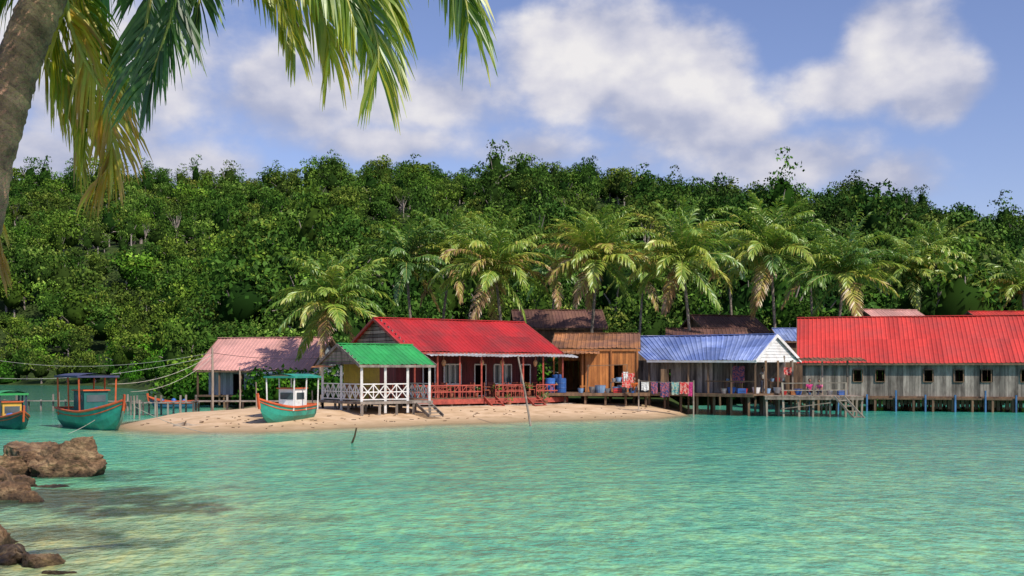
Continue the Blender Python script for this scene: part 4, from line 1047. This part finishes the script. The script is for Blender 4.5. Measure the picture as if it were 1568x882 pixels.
rock((XW(0,30.5),30.5,.15),1.0,.8,.8,9,.5); rock((XW(15,25.5),25.5,-.02),.85,.7,.55,11); rock((XW(50,24.8),24.8,-.08),.40,.4,.34,12); rock((XW(-15,27),27,.1),.75,.7,.7,13)
rock((XW(85,28),28,-.12),.55,.5,.30,22); rock((XW(30,28),28,-.05),.6,.5,.42,23)
rock((XW(15,17.2),17.2,-.02),.55,.6,.42,15,.4); rock((XW(58,16.8),16.8,-.06),.42,.4,.3,16); rock((XW(-20,18.5),18.5,0),.55,.6,.5,17); rock((XW(95,16.2),16.2,-.14),.35,.4,.26,18)
rock((XW(-70,28),28,.3),1.2,1.2,.9,19)

# ---------------------------------------------------------------- sky, sun, camera
SE=math.radians(46); SA=math.radians(138)
sd=Vector((math.sin(SA)*math.cos(SE),math.cos(SA)*math.cos(SE),math.sin(SE)))
w=bpy.data.worlds.new('World'); scn.world=w; w.use_nodes=True; nt=w.node_tree; N=nt.nodes; L=nt.links; N.clear()
out=N.new('ShaderNodeOutputWorld'); bg=N.new('ShaderNodeBackground'); bg2=N.new('ShaderNodeBackground'); mx=N.new('ShaderNodeMixShader')
sky=N.new('ShaderNodeTexSky'); sky.sky_type='NISHITA'; sky.sun_disc=False; sky.sun_elevation=SE; sky.sun_rotation=SA; sky.air_density=1.0; sky.dust_density=.6; sky.ozone_density=3.0
L.new(mixc(nt,1.0,sky.outputs[0],(1.25,1.10,1.28),'MULTIPLY'),bg.inputs[0]); bg.inputs[1].default_value=.108
tc=N.new('ShaderNodeTexCoord'); sp=N.new('ShaderNodeSeparateXYZ'); L.new(tc.outputs['Generated'],sp.inputs[0])
az=mathn(nt,'ARCTAN2',sp.outputs[0],sp.outputs[1])
hr=mathn(nt,'SQRT',mathn(nt,'ADD',mathn(nt,'MULTIPLY',sp.outputs[0],sp.outputs[0]),mathn(nt,'MULTIPLY',sp.outputs[1],sp.outputs[1])))
el=mathn(nt,'ARCTAN2',sp.outputs[2],hr)
cb=N.new('ShaderNodeCombineXYZ'); L.new(az,cb.inputs[0]); L.new(el,cb.inputs[1]); uv=cb.outputs[0]
CL=[(910,90,135,90,1.5),(1020,130,135,80,1.45),(1110,190,115,55,1.15),(1365,75,80,70,1.55),(1290,130,115,45,1.25),(1425,135,68,48,1.35),
 (650,150,180,55,.9),(440,140,130,75,.92),(150,110,220,120,1.0),(60,240,150,70,.9),(290,250,140,40,.7),(1200,245,140,45,1.05),(1350,275,75,38,.8),(830,230,180,36,.6),(600,215,170,30,.65)]
def ang(px,py): 
    a=math.atan((px-CX)/F); return a,math.atan((HZ-py)/F*math.cos(a))
cur=None
for (px,py,rx,ry,am) in CL:
    a,e_=ang(px,py)
    s=N.new('ShaderNodeMapping'); s.vector_type='POINT'; L.new(uv,s.inputs[0])
    kx,ky=F/rx/1.3,F/ry/1.3; s.inputs['Scale'].default_value=(kx,ky,0); s.inputs['Location'].default_value=(-a*kx,-e_*ky,0)
    l=N.new('ShaderNodeVectorMath'); l.operation='LENGTH'; L.new(s.outputs[0],l.inputs[0])
    d=mathn(nt,'MULTIPLY_ADD',l.outputs['Value'],-am,am)
    cur=d if cur is None else mathn(nt,'SMOOTH_MAX',cur,d,.2)
cur=mathn(nt,'MAXIMUM',cur,-.5)
def cn(off,det):
    mp=N.new('ShaderNodeMapping'); mp.inputs['Scale'].default_value=(1,1.4,1); mp.inputs['Location'].default_value=(off[0],off[1],0); L.new(uv,mp.inputs[0])
    return noise(nt,mp.outputs[0],9,det,.56)
nz0=cn((0,0),6); nz1=cn((.02,.04),3)
d0=mathn(nt,'ADD',cur,mathn(nt,'MULTIPLY_ADD',nz0,1.8,-.9))
mk=maprange(nt,d0,-.05,.62,0,1,True)
lit=mathn(nt,'MULTIPLY_ADD',mathn(nt,'SUBTRACT',nz0,nz1),1.9,.5)
lit=mathn(nt,'ADD',lit,mathn(nt,'MULTIPLY',maprange(nt,cur,0,1.1),.35)); lit=mathn(nt,'ADD',lit,maprange(nt,el,.16,.33,-.25,.12))
ccol=ramp(nt,lit,[(.0,(.36,.40,.57)),(.35,(.46,.49,.64)),(.7,(.72,.71,.78)),(1,(.92,.89,.88))])
L.new(ccol,bg2.inputs[0]); bg2.inputs[1].default_value=.97
fac=mathn(nt,'MULTIPLY',mathn(nt,'MULTIPLY',mk,maprange(nt,el,-.02,.05)),.94)
L.new(fac,mx.inputs[0]); L.new(bg.outputs[0],mx.inputs[1]); L.new(bg2.outputs[0],mx.inputs[2]); L.new(mx.outputs[0],out.inputs[0])
sl=bpy.data.lights.new('sun','SUN'); sl.energy=4.7; sl.angle=math.radians(.5); sl.color=(1,.92,.80); so=bpy.data.objects.new('sun',sl); COL.objects.link(so)
so.rotation_euler=(-sd).to_track_quat('-Z','Y').to_euler(); so.location=(0,0,60)
cd=bpy.data.cameras.new('camera'); cam=bpy.data.objects.new('camera',cd); COL.objects.link(cam); cam.location=(0,0,CH); cam.rotation_euler=(math.radians(90),0,0)
cd.lens=F/1568*36; cd.sensor_width=36; cd.shift_y=(HZ-441)/1568; cd.clip_end=6000; cd.clip_start=.1
scn.camera=cam
scn.view_settings.view_transform='Standard'; scn.view_settings.look='None'; scn.view_settings.exposure=0
